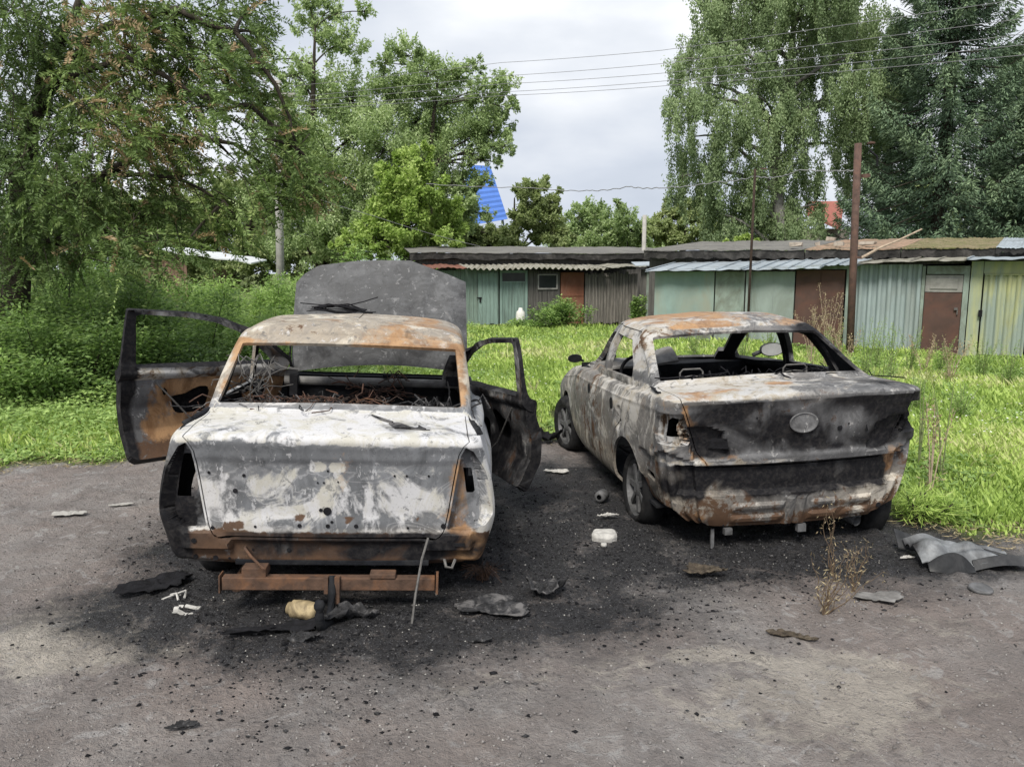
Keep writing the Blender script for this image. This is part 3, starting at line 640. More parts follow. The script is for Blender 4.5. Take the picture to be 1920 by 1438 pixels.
for i, (y0, y1, y2) in enumerate(((118, 95, -8), (143, 120, 30), (158, 138, 60), (173, 153, 80), (180, 162, 100))):
    wire('thin power line, %s of the five crossing the sky' % names[i], [pix(520, (195, 215, 222, 232, 238)[i]-30, 26), pix(940, y0, 24), pix(1240, y1, 21.5), pix(1960, y2, 17)], .0065, .02, 'parallel power lines across the sky')
wire('slack pale cable from the rusty pole to the thin post', [pix(1604, 318, 15.6), pix(1590, 320, 15.6), pix(1500, 318, 16.3), pix(1460, 332, 16.8), pix(1416, 331, 17.3)], .012, .02, wob=.01)
wire('slack twisted cable sagging left from the thin post', [pix(1416, 331, 17.3), pix(1340, 342, 18.5), pix(1240, 352, 19.5), pix(1180, 350, 20.5), pix(1100, 358, 22), pix(1000, 352, 24), pix(800, 345, 26)], .012, .03, wob=.015)
wire('single thin wire slanting down from the concrete pole to the shed roof', [pix(522, 345, 23), pix(700, 405, 24), pix(900, 462, 26)], .008, .05)
# gas bottle by the green shed
p = col_at(976, 24.3, 0); mb = MB(); mb.lathe([(.0, 0), (.13, 0), (.15, .05), (.15, .38), (.13, .5), (.07, .56), (.06, .62), (0, .63)], (0, 0, 0), 16); o = mb.build('canister', M['white_paint'], smooth=True); o.location = p; tag(o, 'whitish canister standing before the ribbed green door', 'canister')
# ------------------------------------------------------------------ trees
def G(px_, D): p = col_at(px_, D, 0); return (p.x, p.y, 0)
broad_tree('poplar_tree', 'tall bright-topped broadleaf tree nearest the concrete pole, left of the other', 'tree', G(600, 35),
    [(592, 50, 34), (645, 80, 40), (556, 140, 34), (682, 22, 18), (600, 190, 60), (530, 230, 50), (660, 190, 52), (690, 240, 50), (620, 290, 76), (540, 310, 70), (600, 380, 78), (680, 360, 70), (520, 400, 60), (570, 450, 60), (640, 450, 60), (495, 120, 26), (625, 20, 26), (575, 0, 30)], 35, 'leaf_poplar', nleaf=80000, L=.15, W=.07, tr=.3, tint=(.58, .3), twigs=12, airy=1.2)
broad_tree('poplar_tree', 'broad mid-green broadleaf tree with several pointed tops in front of the blue roof', 'tree', G(800, 36),
    [(762, 105, 32), (800, 150, 44), (735, 180, 38), (722, 120, 20), (852, 145, 30), (903, 185, 34), (893, 125, 16), (946, 165, 26), (955, 205, 18), (780, 230, 74), (862, 245, 66), (925, 250, 42), (722, 280, 66), (820, 310, 60), (900, 290, 26), (760, 365, 70), (945, 275, 20), (908, 340, 15), (882, 345, 20), (930, 305, 13), (915, 400, 14), (700, 400, 60), (640, 430, 50), (850, 400, 40), (868, 355, 30), (865, 385, 34), (880, 310, 14), (865, 420, 30), (820, 440, 50), (700, 460, 40)], 36, 'leaf_poplar', nleaf=105000, L=.15, W=.07, tr=.3, tint=(.5, .32), twigs=12, airy=1.2)
broad_tree('maple_tree', 'small bright yellow-green tree rising behind the shed roof', 'tree', G(775, 30),
    [(760, 318, 32), (798, 300, 24), (735, 370, 42), (795, 365, 44), (835, 400, 36), (722, 425, 44), (775, 430, 52), (838, 440, 36), (700, 455, 34), (760, 470, 40), (660, 452, 16)], 30, 'leaf_bright', nleaf=42000, L=.15, W=.08, tr=.13, tint=(.5, .3), airy=1.1)
broad_tree('willow_tree', 'rounded yellow-green tree beside the blue roof', 'tree', G(985, 44),
    [(985, 350, 22), (1010, 365, 34), (1030, 385, 28), (990, 405, 36), (935, 445, 26), (1015, 425, 40), (890, 440, 36), (870, 455, 30), (965, 450, 34), (885, 432, 22), (1040, 440, 34), (850, 430, 30), (880, 455, 30), (915, 452, 22), (940, 458, 22)], 44, 'leaf_far', nleaf=36000, L=.2, W=.11, tr=.25, tint=(.5, .25))
broad_tree('far_tree', 'hazy low tree with thin upright tips between willow and grey post', 'tree', G(1110, 60),
    [(1050, 460, 40), (1110, 470, 40), (1170, 470, 40), (1220, 470, 40), (1080, 410, 22), (1110, 400, 24), (1135, 425, 28), (1100, 440, 34), (1060, 445, 26), (1155, 445, 28)], 60, 'leaf_poplar', nleaf=42000, L=.22, W=.12, tr=.2, tint=(.5, .3), airy=1.3)
broad_tree('far_tree', 'sparse spindly tree just left of the grey concrete post', 'tree', G(1180, 58),
    [(1168, 405, 14), (1182, 430, 26), (1196, 448, 20), (1160, 380, 8)], 58, 'leaf_poplar', nleaf=8000, L=.22, W=.1, tr=.12, tint=(.45, .3), airy=1.6)
broad_tree('far_tree', 'yellow-green bushy tree at the left foot of the birch', 'tree', G(1270, 48),
    [(1235, 430, 26), (1262, 410, 30), (1295, 400, 28), (1300, 440, 34), (1250, 448, 28), (1340, 440, 30), (1380, 450, 24)], 48, 'leaf_far', nleaf=28000, L=.2, W=.11, tr=.16, tint=(.6, .25))
broad_tree('sapling', 'tiny yellow-green sapling sprouting above the felt roof left of the thin post', 'tree', G(1392, 27),
    [(1392, 455, 16), (1370, 462, 10), (1415, 462, 12)], 27, 'leaf_bright', nleaf=2500, L=.13, W=.07, tr=.04, tint=(.7, .2), twigs=5)
broad_tree('sapling', 'light green shoots above the roof right of the concrete pole', 'tree', G(640, 27),
    [(636, 462, 14), (655, 470, 10)], 27, 'leaf_bright', nleaf=1500, L=.14, W=.08, tr=.04, tint=(.75, .2), twigs=5)
broad_tree('far_tree', 'soft green tree mass behind the left shed roof', 'tree', G(420, 42),
    [(330, 400, 60), (400, 420, 60), (470, 430, 60), (430, 360, 50), (360, 460, 50), (260, 420, 60), (180, 400, 60), (300, 490, 60), (400, 500, 60), (480, 495, 50), (560, 490, 50), (620, 480, 50), (500, 460, 50), (80, 380, 70), (480, 350, 40)], 42, 'leaf_far', nleaf=80000, L=.2, W=.12, tr=.2, tint=(.45, .3))

def birch(name, label, base, clumps, D, nleaf):
    base = Vector(base); root = empty(name, label, 'tree', base)
    mb = MB(); TP = [Vector((base.x+.25*sin(i*.9), base.y, -.1+i*1.25)) for i in range(12)]
    mb.tube(TP, [.32*(1-.075*i) for i in range(12)], 8)
    Vs = []; T = []; tot = sum(c[2]**2 for c in clumps); tw = MB()
    for q in clumps:
        px_, py_, rp = q[:3]; p = pix(px_, py_, D+random.uniform(-1, 1)*rp/FPX*D*1.3); r = rp/FPX*D
        i = min(range(12), key=lambda k: abs(TP[k].z-(p.z-r*.6)))
        limb(mb, TP[i], p+Vector((0, 0, r*.7)), .1, .02, .12)
        n = int(nleaf*rp*rp/tot); ns = max(8, int(r*r*26)); per = n//ns+1
        S = in_blob(ns, p, r, .9)
        br0 = rs.normal(0, .07)
        for k in range(ns):
            ln = rs.uniform(.5, 1.5)*(1+.3*r); u = rs.rand(per)
            sway = rs.normal(0, .12, 2)
            Q = S[k] + np.stack([sway[0]*u*ln + rs.normal(0, .07, per), sway[1]*u*ln + rs.normal(0, .07, per), .25 - u*ln], -1)
            Q[:, :2] += (1-u[:, None])*rs.normal(0, .10, (per, 2))
            Vs.append(leaf_cards(Q, np.tile([0, 0, -1.0], (per, 1)), .105*rs.uniform(.7, 1.2, per), .055, .5, .2))
            T.append(np.clip(.5 + br0 + rs.normal(0, .09) + .16*(.5-u) + rs.normal(0, .08, per), 0, 1))
            if k % 3 == 0: tw.tube([S[k]+np.array([0, 0, .25]), S[k]+np.array([sway[0]*ln*.5, sway[1]*ln*.5, .25-ln*.5]), S[k]+np.array([sway[0]*ln, sway[1]*ln, .25-ln])], [.012, .008, .004], 3, False)
    mb.V = [Vector(v)-base for v in mb.V]; mb.build('trunk', M['bark_birch'], root, smooth=True)
    tw.V = [Vector(v)-base for v in tw.V]; tw.build('twigs', M['bark'], root)
    put_leaves('crown', np.concatenate(Vs)-np.array(base), np.concatenate(T), M['leaf_birch'], root)
birch('birch_tree', 'tall weeping birch with hanging strands left of the spruces', G(1450, 31), [(1450, 400, 50), (1340, 30, 52), (1292, 100, 34), (1265, 128, 22), (1400, 40, 60), (1480, 20, 60), (1560, 50, 60), (1625, 60, 55), (1350, 110, 48), (1440, 120, 55), (1520, 130, 56), (1600, 150, 55), (1660, 190, 32), (1300, 190, 44), (1262, 200, 20), (1355, 215, 36), (1420, 220, 50), (1500, 220, 60), (1580, 230, 50), (1640, 240, 40), (1290, 285, 38), (1350, 300, 48), (1430, 320, 55), (1510, 320, 40), (1585, 300, 30), (1275, 350, 26), (1330, 370, 44), (1400, 400, 55), (1470, 400, 50), (1530, 400, 24), (1350, 430, 40), (1500, 430, 35), (1430, -60, 90), (1560, -60, 80), (1340, -50, 50)], 31, 230000)

def spruce(name, label, px_, D, H_, Rr, nleaf, seed, crown0=.8):
    r2 = np.random.RandomState(seed); base = Vector(G(px_, D)); root = empty(name, label, 'tree', base)
    mb = MB(); mb.tube([(0, 0, -.1), (0.05, 0, H_*.5), (0, 0, H_)], [.3, .18, .02], 8)
    br = MB(); V = []; T = []; nb = int(H_*10); per = nleaf//nb
    for i in range(nb):
        z = crown0 + (H_-crown0-.2)*(i/nb)**.95; rr = Rr*(1-(z/H_))**.8*r2.uniform(.72, 1.12)+.15
        az = i*2.399+r2.uniform(-.4, .4); up = .25*z/H_*rr; sag = .30*rr
        d = np.array([cos(az), sin(az), 0.0]); u = np.sort(r2.rand(per)**.75)
        zz = z + up*u - sag*np.sin(u*pi*.62) + .28*rr*u**3
        C0 = d[None]*(u*rr)[:, None]; C0[:, 2] = zz
        side = np.array([-d[1], d[0], 0]); w = (1-u)*.36*rr*(u > .08) + .07
        sw = r2.uniform(-1, 1, per); P = C0 + side[None]*(sw*w)[:, None]
        P[:, 2] -= np.abs(sw)*w*.28 + r2.rand(per)**2*.38*(.4+u) - .03
        A = d[None]*.6 + side[None]*np.sign(sw)[:, None]*.5 + np.array([0, 0, -.45])
        V.append(leaf_cards(P, A, .2*r2.uniform(.6, 1.2, per), .05, .35, .6))
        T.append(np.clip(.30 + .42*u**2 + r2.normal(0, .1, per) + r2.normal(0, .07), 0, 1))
        br.tube([d*0+np.array([0, 0, z]), C0[per//2], C0[-1]], [.035, .02, .006], 4, False)
    V = np.concatenate(V); mb.build('trunk', M['bark'], root, smooth=True); br.build('branches', M['bark'], root)
    put_leaves('crown', V, np.concatenate(T), M['leaf_spruce'], root)
spruce('spruce_tree', 'big dark spruce with drooping boughs right of the rusty pole', 1745, 29.5, 19.0, 4.6, 120000, 1)
spruce('spruce_tree', 'dark spruce cut off by the right edge of the photo', 1945, 27, 9.6, 3.6, 70000, 2)
spruce('spruce_tree', 'shadowy spruce behind the rusty pole, between birch and big spruce', 1645, 36, 13.0, 3.6, 60000, 3)
spruce('spruce_tree', 'far spruce showing through the gap right of the big spruce', 1860, 39, 13, 4.6, 60000, 4)

# big old tree at the left, feathery foliage with brown dead sprays
def old_tree():
    D = 10.5; base = Vector((col_at(22, 11, 0).x, 11, 0)); root = empty('old_tree', 'large dark feathery tree with browning twigs overhanging from the left', 'tree', base)
    limbs = [[(25, 640, 11), (30, 420, 11), (55, 250, 11), (95, 120, 10.8), (150, 0, 10.6)], [(30, 420, 11), (110, 372, 10.6), (205, 325, 10.2), (300, 262, 9.9), (400, 262, 9.8), (440, 270, 9.8)],
             [(55, 250, 11), (100, 150, 10.6), (240, 110, 10.0), (360, 175, 9.8), (430, 172, 9.7)], [(70, 200, 11), (180, 60, 10.3), (330, 20, 9.8), (440, 60, 9.6), (520, 160, 9.6), (560, 280, 9.6)],
             [(30, 330, 11), (-60, 200, 10.5), (-160, 60, 10)], [(360, 175, 9.8), (470, 200, 9.7), (560, 280, 9.6), (600, 340, 9.6)], [(205, 325, 10.2), (330, 330, 10), (420, 380, 9.8), (470, 430, 9.8)], [(30, 470, 11), (90, 450, 10.3), (200, 440, 10)]]
    mb = MB(); r0s = [.2, .085, .06, .06, .09, .035, .03, .05]
    for L_, r0 in zip(limbs, r0s):
        P = [pix(*q)-base for q in L_]; Q = []
        for i in range(len(P)-1):
            for k in range(4): Q.append(P[i].lerp(P[i+1], k/4)+Vector((random.uniform(-.02, .02), 0, random.uniform(-.02, .02)))*(1+r0*6))
        Q.append(P[-1]); mb.tube(Q, [r0*(1-.8*i/len(Q)) for i in range(len(Q))], 7)
    # clumps: px, py, r, tint, dens
    cl = [(40, 40, 90, .3, 1), (30, 200, 90, .22, 1), (20, 340, 90, .2, 1), (60, 440, 80, .3, 1), (130, 100, 80, .45, 1), (150, 240, 80, .4, 1), (130, 350, 70, .33, 1), (120, 470, 60, .4, .9),
          (230, 40, 80, .62, 1), (210, 150, 80, .68, 1), (230, 240, 70, .6, 1), (270, 330, 60, .62, 1), (330, 60, 80, .42, 1), (330, 160, 70, .5, 1), (300, 250, 60, .62, .9), (200, 400, 70, .4, 1), (290, 400, 60, .45, .9),
          (420, 40, 60, .38, .9), (420, 120, 56, .4, .8), (395, 210, 50, .45, .6), (470, 60, 30, .3, .5), (455, 150, 50, .42, .7), (500, 200, 50, .5, .8), (350, 290, 46, .68, .6), (490, 260, 46, .5, .8), (540, 250, 46, .55, .8),
          (560, 310, 46, .58, .9), (585, 345, 32, .6, .9), (520, 330, 50, .5, .8), (480, 370, 46, .5, .55), (400, 390, 50, .5, .5), (540, 385, 30, .5, .5), (345, 460, 50, .45, .5), (440, 430, 40, .5, .35), (240, 470, 60, .35, .8), (480, 10, 20, .3, .6), (380, 330, 34, .5, .25), (440, 300, 36, .5, .2)]
    V = []; T = []; tw = MB(); b = np.array(base)
    for (px_, py_, rp, tn, dens) in cl:
        dd = D+random.uniform(-.9, .8)-.8*(px_/600); p = np.array(pix(px_, py_, dd)); r = rp/FPX*dd
        ns = int(dens*r*r*520)+10
        S = in_blob(ns, p, r, .95); S[:, 1] += rs.normal(0, .25, ns)
        flow = np.array([.7, -.1, -.32]) if px_ > 150 else np.array([.2, -.3, -.6])
        for k in range(ns):
            d = unit((flow + rs.normal(0, .62, 3))[None])[0]; ln = rs.uniform(.2, .5); m = 34
            u = np.repeat(np.linspace(.1, 1, m//2), 2); sg = np.tile([1, -1], m//2)
            side = unit(np.cross(d, rs.normal(0, 1, 3)+np.array([0, 0, 1.5]))[None])[0]
            C0 = S[k] + d[None]*(u*ln)[:, None] + np.array([0, 0, -1])*(u**2*ln*.25)[:, None]
            A = side[None]*sg[:, None] + d[None]*.7
            V.append(leaf_cards(C0, A, .062*rs.uniform(.7, 1.25, m), .021, .22, .5))
            dead = rs.rand() < (.28 if tn > .58 else (.05 if px_ > 180 else .02))
            T.append(np.clip((rs.uniform(.76, .97) if dead else min(tn, .55)*.75 + rs.normal(.08, .1)) + rs.normal(0, .05, m), 0, .99 if dead else .70))
            if k % 4 == 0: tw.tube([S[k]-d*.25-b, S[k]-b, C0[-1]-b], [.007, .005, .002], 3, False)
        c = Vector(p)-base; best = min((((pix(*q)-base)-c).length, i, j) for i, L_ in enumerate(limbs) for j, q in enumerate(L_))
        q = pix(*limbs[best[1]][best[2]])-base; limb(tw, q, c, .03, .008, .05)
    mb.build('trunk', M['bark'], root, smooth=True); tw.build('twigs', M['bark'], root)
    put_leaves('crown', np.concatenate(V)-b, np.concatenate(T), M['leaf_old'], root)
old_tree()

# shrubs at the left, each its own plant
def shrub(label, px_, D, w, h, n, mat='leaf_shrub', L=.07, W=.035, tint=(.45, .25), name='shrub', stems=14, cat='shrub', leafy=.7):
    base = Vector(G(px_, D)); root = empty(name, label, cat, base); mb = MB(); V = []; T = []
    per = n//stems
    for k in range(stems):
        a = rs.uniform(0, 2*pi); rr = rs.rand()**.6*w/2; hh = h*rs.uniform(.6, 1.05)*(1-.35*(rr/(w/2))**2)
        x0, y0 = rr*.45*cos(a), rr*.45*sin(a); x1, y1 = rr*cos(a), rr*sin(a)
        u = rs.rand(per)**.8*leafy+(1-leafy); cx = x0+(x1-x0)*u**1.3; cy = y0+(y1-y0)*u**1.3; cz = hh*u
        sp = .10*w*(1.15-u*.6)
        P = np.stack([cx+rs.normal(0, sp, per), cy+rs.normal(0, sp, per), np.maximum(.02, cz+rs.normal(0, sp*.6, per))], -1)
        A = np.stack([P[:, 0]-cx, P[:, 1]-cy, rs.normal(.1, .3, per)*sp], -1)
        V.append(leaf_cards(P, A/sp[:, None], L*rs.uniform(.6, 1.3, per), W, .3, 1.2)); T.append(np.clip(tint[0]+rs.normal(0, tint[1]*.4)+rs.normal(0, tint[1]*.5, per)+.15*(u-.5), 0, 1))
        mb.tube([(x0, y0, -.02), ((x0+x1)/2, (y0+y1)/2, hh*.55), (x1, y1, hh)], [.014, .01, .004], 4, False)
    mb.build('stems', M['bark'], root); put_leaves('leaves', np.concatenate(V), np.concatenate(T), M[mat], root)
shrub('dark broad bush at the far left edge under the big tree', -10, 10.6, 2.6, 1.7, 15000, tint=(.22, .25))
shrub('deep green bush left of the open left car door', 120, 10.2, 2.4, 1.45, 15000, tint=(.3, .25))
shrub('mid green arching bush behind the open left car door', 235, 11.2, 2.4, 1.7, 16000, tint=(.42, .3))
shrub('fresh green bush in front of the small red-brown shed', 350, 12.6, 2.6, 1.5, 18000, tint=(.52, .3))
shrub('pale green bushy clump left of the concrete pole', 440, 15.5, 2.8, 1.7, 18000, tint=(.6, .25))
shrub('tall leafy bush at the foot of the concrete pole', 535, 15.5, 1.9, 1.75, 12000, tint=(.62, .25))
shrub('shaded bush behind the first dark bush', 60, 12.6, 2.8, 2.4, 15000, tint=(.25, .25))
shrub('leafy bush between the shed and the dark bushes', 215, 13.5, 2.8, 2.2, 16000, tint=(.4, .3))
shrub('leafy bush rising behind the raised hood', 640, 20, 3.4, 2.3, 16000, tint=(.5, .3), L=.09, W=.045)
shrub('darker bush right of the bush behind the hood', 735, 21, 3.0, 2.1, 14000, tint=(.35, .3), L=.09, W=.045)
shrub('light green low bush left of the raised hood', 500, 12.4, 1.9, 1.1, 12000, tint=(.6, .25))
shrub('small round bush before the rusty shed door', 1055, 23.4, 1.9, .95, 5000, tint=(.42, .3), L=.09, W=.05)
shrub('low green weeds beside the whitish canister', 990, 23.2, 1.1, .4, 1800, tint=(.5, .3), L=.08, W=.05)
shrub('climbing greenery in the gap between the shed rows', 1197, 22.6, .5, 1.4, 1800, tint=(.45, .3), L=.08, W=.05, stems=6)
# tall wispy weeds
def weed(label, px_, D, h, n, spread=.3, mat='leaf_shrub', tint=(.5, .3), heads=False, name='tall_weed', stems=5, L=.06, W=.014, group=None, lean=0.0, base=None):
    base = Vector(base) if base is not None else Vector(G(px_, D)); root = empty(name, label, 'weed', base, 0, group); mb = MB(); V = []; T = []; per = max(4, n//stems)
    for k in range(stems):
        a = rs.uniform(0, 2*pi); hh = h*rs.uniform(.65, 1.05); dx, dy = spread*cos(a)*rs.rand()+lean*hh, spread*sin(a)*rs.rand()
        u = rs.rand(per)*.9+.08; P = np.stack([dx*u**1.6, dy*u**1.6, hh*u], -1)
        az = rs.uniform(0, 2*pi, per); A = np.stack([np.cos(az), np.sin(az), .3+rs.normal(0, .3, per)], -1); ll = L*(1.25-u)*rs.uniform(.6, 1.3, per)
        off = (rs.rand(per)*.10*(1.1-u))[:, None]*A; V.append(leaf_cards(P+off, A, ll, W, .3, .8)); T.append(np.clip(tint[0]+rs.normal(0, tint[1]*.5, per), 0, 1))
        mb.tube([(0, 0, -.02), (dx*.33, dy*.33, hh*.5), (dx, dy, hh)], [.006, .005, .002], 4, False)
        if heads:
            m = per; u = rs.rand(m)*.35+.65; P = np.stack([dx*u**1.6+rs.normal(0, .022, m), dy*u**1.6+rs.normal(0, .022, m), hh*u+rs.normal(0, .02, m)], -1)
            V.append(leaf_cards(P, np.tile([0, 0, 1.0], (m, 1)), .03, .014, .6, 0)); T.append(np.clip(rs.normal(.6, .2, m), 0, 1))
    mb.build('stems', M['cut_wood' if 'dry' in mat else 'stem_green'], root); put_leaves('leaves', np.concatenate(V), np.concatenate(T), M[mat], root)
dry = 'dry brown seed-headed weed '
for (px_, D, h, lab) in ((1548, 13.2, 1.55, 'tallest, before the brown garage doors'), (1520, 13.4, 1.2, 'slightly shorter, left of the tallest one'), (1568, 12.6, 1.25, 'just left of the rusty pole foot'), (1582, 11.8, .95, 'short, at the rusty pole foot'), (1780, 11.5, .75, 'leaning before the brown door at right'), (1732, 12, .8, 'between corrugated wall and brown door')):
    weed(dry+lab, px_, D, h, 260, .38, 'weed_dry', heads=True, stems=7, L=.05, W=.012)
for (px_, D, h, lab) in ((1620, 11.2, 1.1, 'right beside the rusty pole'), (1668, 11.5, 1.0, 'before the left of the corrugated wall'), (1704, 12.2, .85, 'before the right of the corrugated wall'), (1640, 12.8, .95, 'close to the foot of the corrugated wall'), (1760, 12.4, .7, 'before the brown door threshold'), (1840, 11.8, .8, 'at the yellow gate post'), (1890, 11.0, .75, 'before the yellow gates'), (1560, 12.2, .9, 'under the brown garage doors'), (1440, 13.5, .9, 'before the pale green shed'), (1300, 15.0, .8, 'before the light teal shed'), (1715, 9.0, .6, 'in the grass behind the right car wing'), (1800, 8.5, .5, 'low in the meadow at the right'), (1480, 9.2, .8, 'seen through the right car window'), (1392, 12.5, 1.0, 'at the foot of the thin post'), (1650, 9.4, .75, 'above the right car boot corner')):
    weed('feathery pale green weed '+lab, px_, D, h, 700, .3, 'leaf_shrub', (.6, .25), stems=9, L=.08, W=.012)
for i, (px_, D, h, lab) in enumerate(((1742, 5.6, .92, 'thin tall stalk beside the right car rear corner'), (1765, 6.2, .95, 'thin stalk with few leaves right of the right car'), (1722, 6.6, .8, 'grassy stalks behind the right car corner'), (1690, 7.6, .75, 'stalks over the right car rear wing'), (1000, 10.2, .35, 'dry low weeds beside the open right door'))):
    weed(lab, px_, D, h, 110, .2, 'weed_dry' if i in (0, 4) else 'leaf_shrub', (.5, .3), stems=4, heads=i == 0, L=.05, W=.01)
shrub('broken grass tussock at the right car rear wheel', 1720, 5.2, .5, .22, 1500, 'grass_mat', .11, .009, (.45, .4), 'tussock', 16, 'grass tussock')
# broken stalks hanging over the right car bumper
# ------------------------------------------------------------------ grass
def scatter(n, D0, D1, xl, xr, p=1.0):
    D = D0*(D1/D0)**rs.rand(n)
    k = rs.uniform(xl, xr, n); return k*D, D
def blades(name, x, y, hmul, label, wmul=1.0, tint0=.5, broad=False):
    n = len(x); z = gz(x, y); dist = np.hypot(x, y)
    cl = 1.5*fbm(x*1.1, y*1.1, 4, 4); hh = (.04+.08*rs.rand(n)**1.5)*(1+.6*cl)*hmul; hh = hh*(1+.35*np.clip(dist/12, 0, 1))
    w = (.0028+.00075*dist)*wmul*rs.uniform(.7, 1.4, n)
    az = rs.uniform(0, 2*pi, n); d = np.stack([np.cos(az), np.sin(az), np.zeros(n)], -1); s = np.stack([-d[:, 1], d[:, 0], d[:, 2]], -1)
    P = np.stack([x, y, z-.005], -1); bend = rs.uniform(.1, .9, n)[:, None]*hh[:, None]; up = np.array([0, 0, 1.0])
    V = np.empty((n, 4, 3)); V[:, 0] = P-s*w[:, None]; V[:, 1] = P+s*w[:, None]; V[:, 2] = P+up*hh[:, None]+d*bend+s*w[:, None]*.2; V[:, 3] = P+up*hh[:, None]*.62+d*bend*.35-s*w[:, None]*.9
    tint = np.clip(tint0+.55*fbm(x*.7, y*.7, 9, 4)+.25*cl+rs.normal(0, .16, n), 0, 1)
    o = put_leaves(name, V.reshape(-1, 3), tint, M['grass_mat'], None, 'stuff'); o['label'] = label; return o
x, y = scatter(460000, 4.2, 26, -.8, .8)
xe, ye = scatter(110000, 4.2, 24, .8, 2.0); sg_ = rs.rand(len(xe)) < .4; xe = np.where(sg_, -xe, xe); x = np.concatenate([x, xe]); y = np.concatenate([y, ye])
g = grass_sdf(x, y); keep = (g > .02) & (rs.rand(len(x)) < np.clip(.25+g*1.6, 0, 1)*np.clip(.75+.9*fbm(x*1.3, y*1.3, 77, 3), .25, 1)); keep &= ~((np.abs(x-(1.95-.13*(y-4.6))) < .95) & (y > 4.4) & (y < 9.3)); keep &= ~((np.abs(x+1.1) < .85) & (y < 8.2)); keep &= (y < 24+.12*x) & (y < 21.8-.67*np.maximum(x, 3.9)+(x < 3.9)*9)
keep &= (x > -1.5) | (rs.rand(len(x)) < .35); x, y = x[keep], y[keep]
blades('grass', x, y, np.where(x > 0, 1.0, .8)*(.35+.65*sstep(0, .5, grass_sdf(x, y))), 'bright green meadow grass behind and beside the cars', tint0=.55)
# leafy ground cover (broad low leaves)
x, y = scatter(230000, 4.3, 24, -.78, .8)
g = grass_sdf(x, y); dn = fbm(x*.8, y*.8, 21, 3); keep = (g > .12) & (rs.rand(len(x)) < np.where(x < -1, .95, .45+.9*dn)) & ~((np.abs(x-(1.95-.13*(y-4.6))) < .95) & (y > 4.4) & (y < 9.3)) & ~((np.abs(x+1.1) < .85) & (y < 8.2)) & (y < 21.8-.67*np.maximum(x, 3.9)+(x < 3.9)*5)
x, y = x[keep], y[keep]; n = len(x); clp = np.clip(fbm(x*1.4, y*1.4, 31, 3)+.3, 0, 1)*np.where(x < -1, 1.0, .3)
hz = gz(x, y)+rs.rand(n)*(.05+.30*clp*sstep(.2, 1.2, grass_sdf(x, y))); az = rs.uniform(0, 2*pi, n)
V = leaf_cards(np.stack([x, y, hz], -1), np.stack([np.cos(az), np.sin(az), rs.normal(.1, .25, n)], -1), (.032+.0028*y)*rs.uniform(.6, 1.6, n), (.018+.0018*y)*rs.uniform(.7, 1.2, n), .2, 2.0)
o = put_leaves('ground_cover', V, np.clip(.50+.3*clp+rs.normal(0, .16, n), 0, 1), M['leaf_shrub'], None, 'stuff'); o['label'] = 'broad-leaved green weeds covering the verge'
# taller undergrowth under the left trees
x = rs.uniform(-11, -3.0, 60000); y = rs.uniform(9.3, 17, 60000); h1 = np.clip(.35+.5*fbm(x*.7, y*.7, 41, 3)+.05*(y-9.3), .1, 1.3)
V = leaf_cards(np.stack([x, y, rs.rand(60000)**.7*h1], -1), rs.normal(0, 1, (60000, 3))*np.array([1, 1, .4]), .09*rs.uniform(.6, 1.3, 60000), .035, .2, 1.4)
o = put_leaves('undergrowth', V, np.clip(.4+.45*fbm(x, y, 51, 3)+rs.normal(0, .13, 60000), 0, 1), M['leaf_shrub'], None, 'stuff'); o['label'] = 'tangled nettles and weeds under the left trees'
x, y = scatter(1500, 7.2, 20, -.1, .7); keep = grass_sdf(x, y) > .5; x, y = x[keep], y[keep]; n = len(x)
V = leaf_cards(np.stack([x, y, gz(x, y)+.13+.05*rs.rand(n)], -1), rs.normal(0, 1, (n, 3))*np.array([1, 1, .1]), .025, .025, .2, 3)
o = put_leaves('flowers', V, np.ones(n), M['white_paint'], None, 'stuff'); o['label'] = 'tiny white clover flowers dotted through the meadow'
# trampled straw at the grass edge
x, y = scatter(60000, 4.0, 10, -.8, .8); g = grass_sdf(x, y); keep = (g > -.28) & (g < .30) & (rs.rand(len(x)) < .5); x, y = x[keep], y[keep]; n = len(x); az = rs.uniform(0, 2*pi, n)
V = leaf_cards(np.stack([x, y, gz(x, y)+.008+.02*rs.rand(n)], -1), np.stack([np.cos(az), np.sin(az), rs.normal(.05, .12, n)], -1), .06*rs.uniform(.4, 1.4, n), .007, .1, 1)
o = put_leaves('straw', V, np.clip(rs.normal(.6, .25, n), 0, 1), M['weed_dry'], None, 'stuff'); o['label'] = 'flattened dry grass along the edge of the dirt'

# far wood closing the view on both sides
def wood(name, label, x0, x1, y0, y1, h, n):
    x = rs.uniform(x0, x1, n); y = rs.uniform(y0, y1, n); hh = h*(.75+.35*fbm(x*.12, y*.05, 61, 4)+.12*vnoise(x*.7, y*.3, 3)); z = hh*(1-rs.rand(n)**1.6*.98)
    V = leaf_cards(np.stack([x, y, z], -1), rs.normal(0, 1, (n, 3)), rs.uniform(.35, .8, n), .35, .3, .8)
    o = put_leaves(name, V, np.clip(.4+.35*fbm(x*.3, z*.4, 5, 3)+.25*(z/h-.5)+rs.normal(0, .08, n), 0, 1), M['leaf_far'], None, 'stuff'); o['label'] = label
wood('wood', 'far mass of trees beyond the left shrubs', -95, -24, 58, 66, 9, 26000)
wood('wood', 'far mass of trees beyond the right end of the garages', 26, 95, 48, 56, 9, 26000)
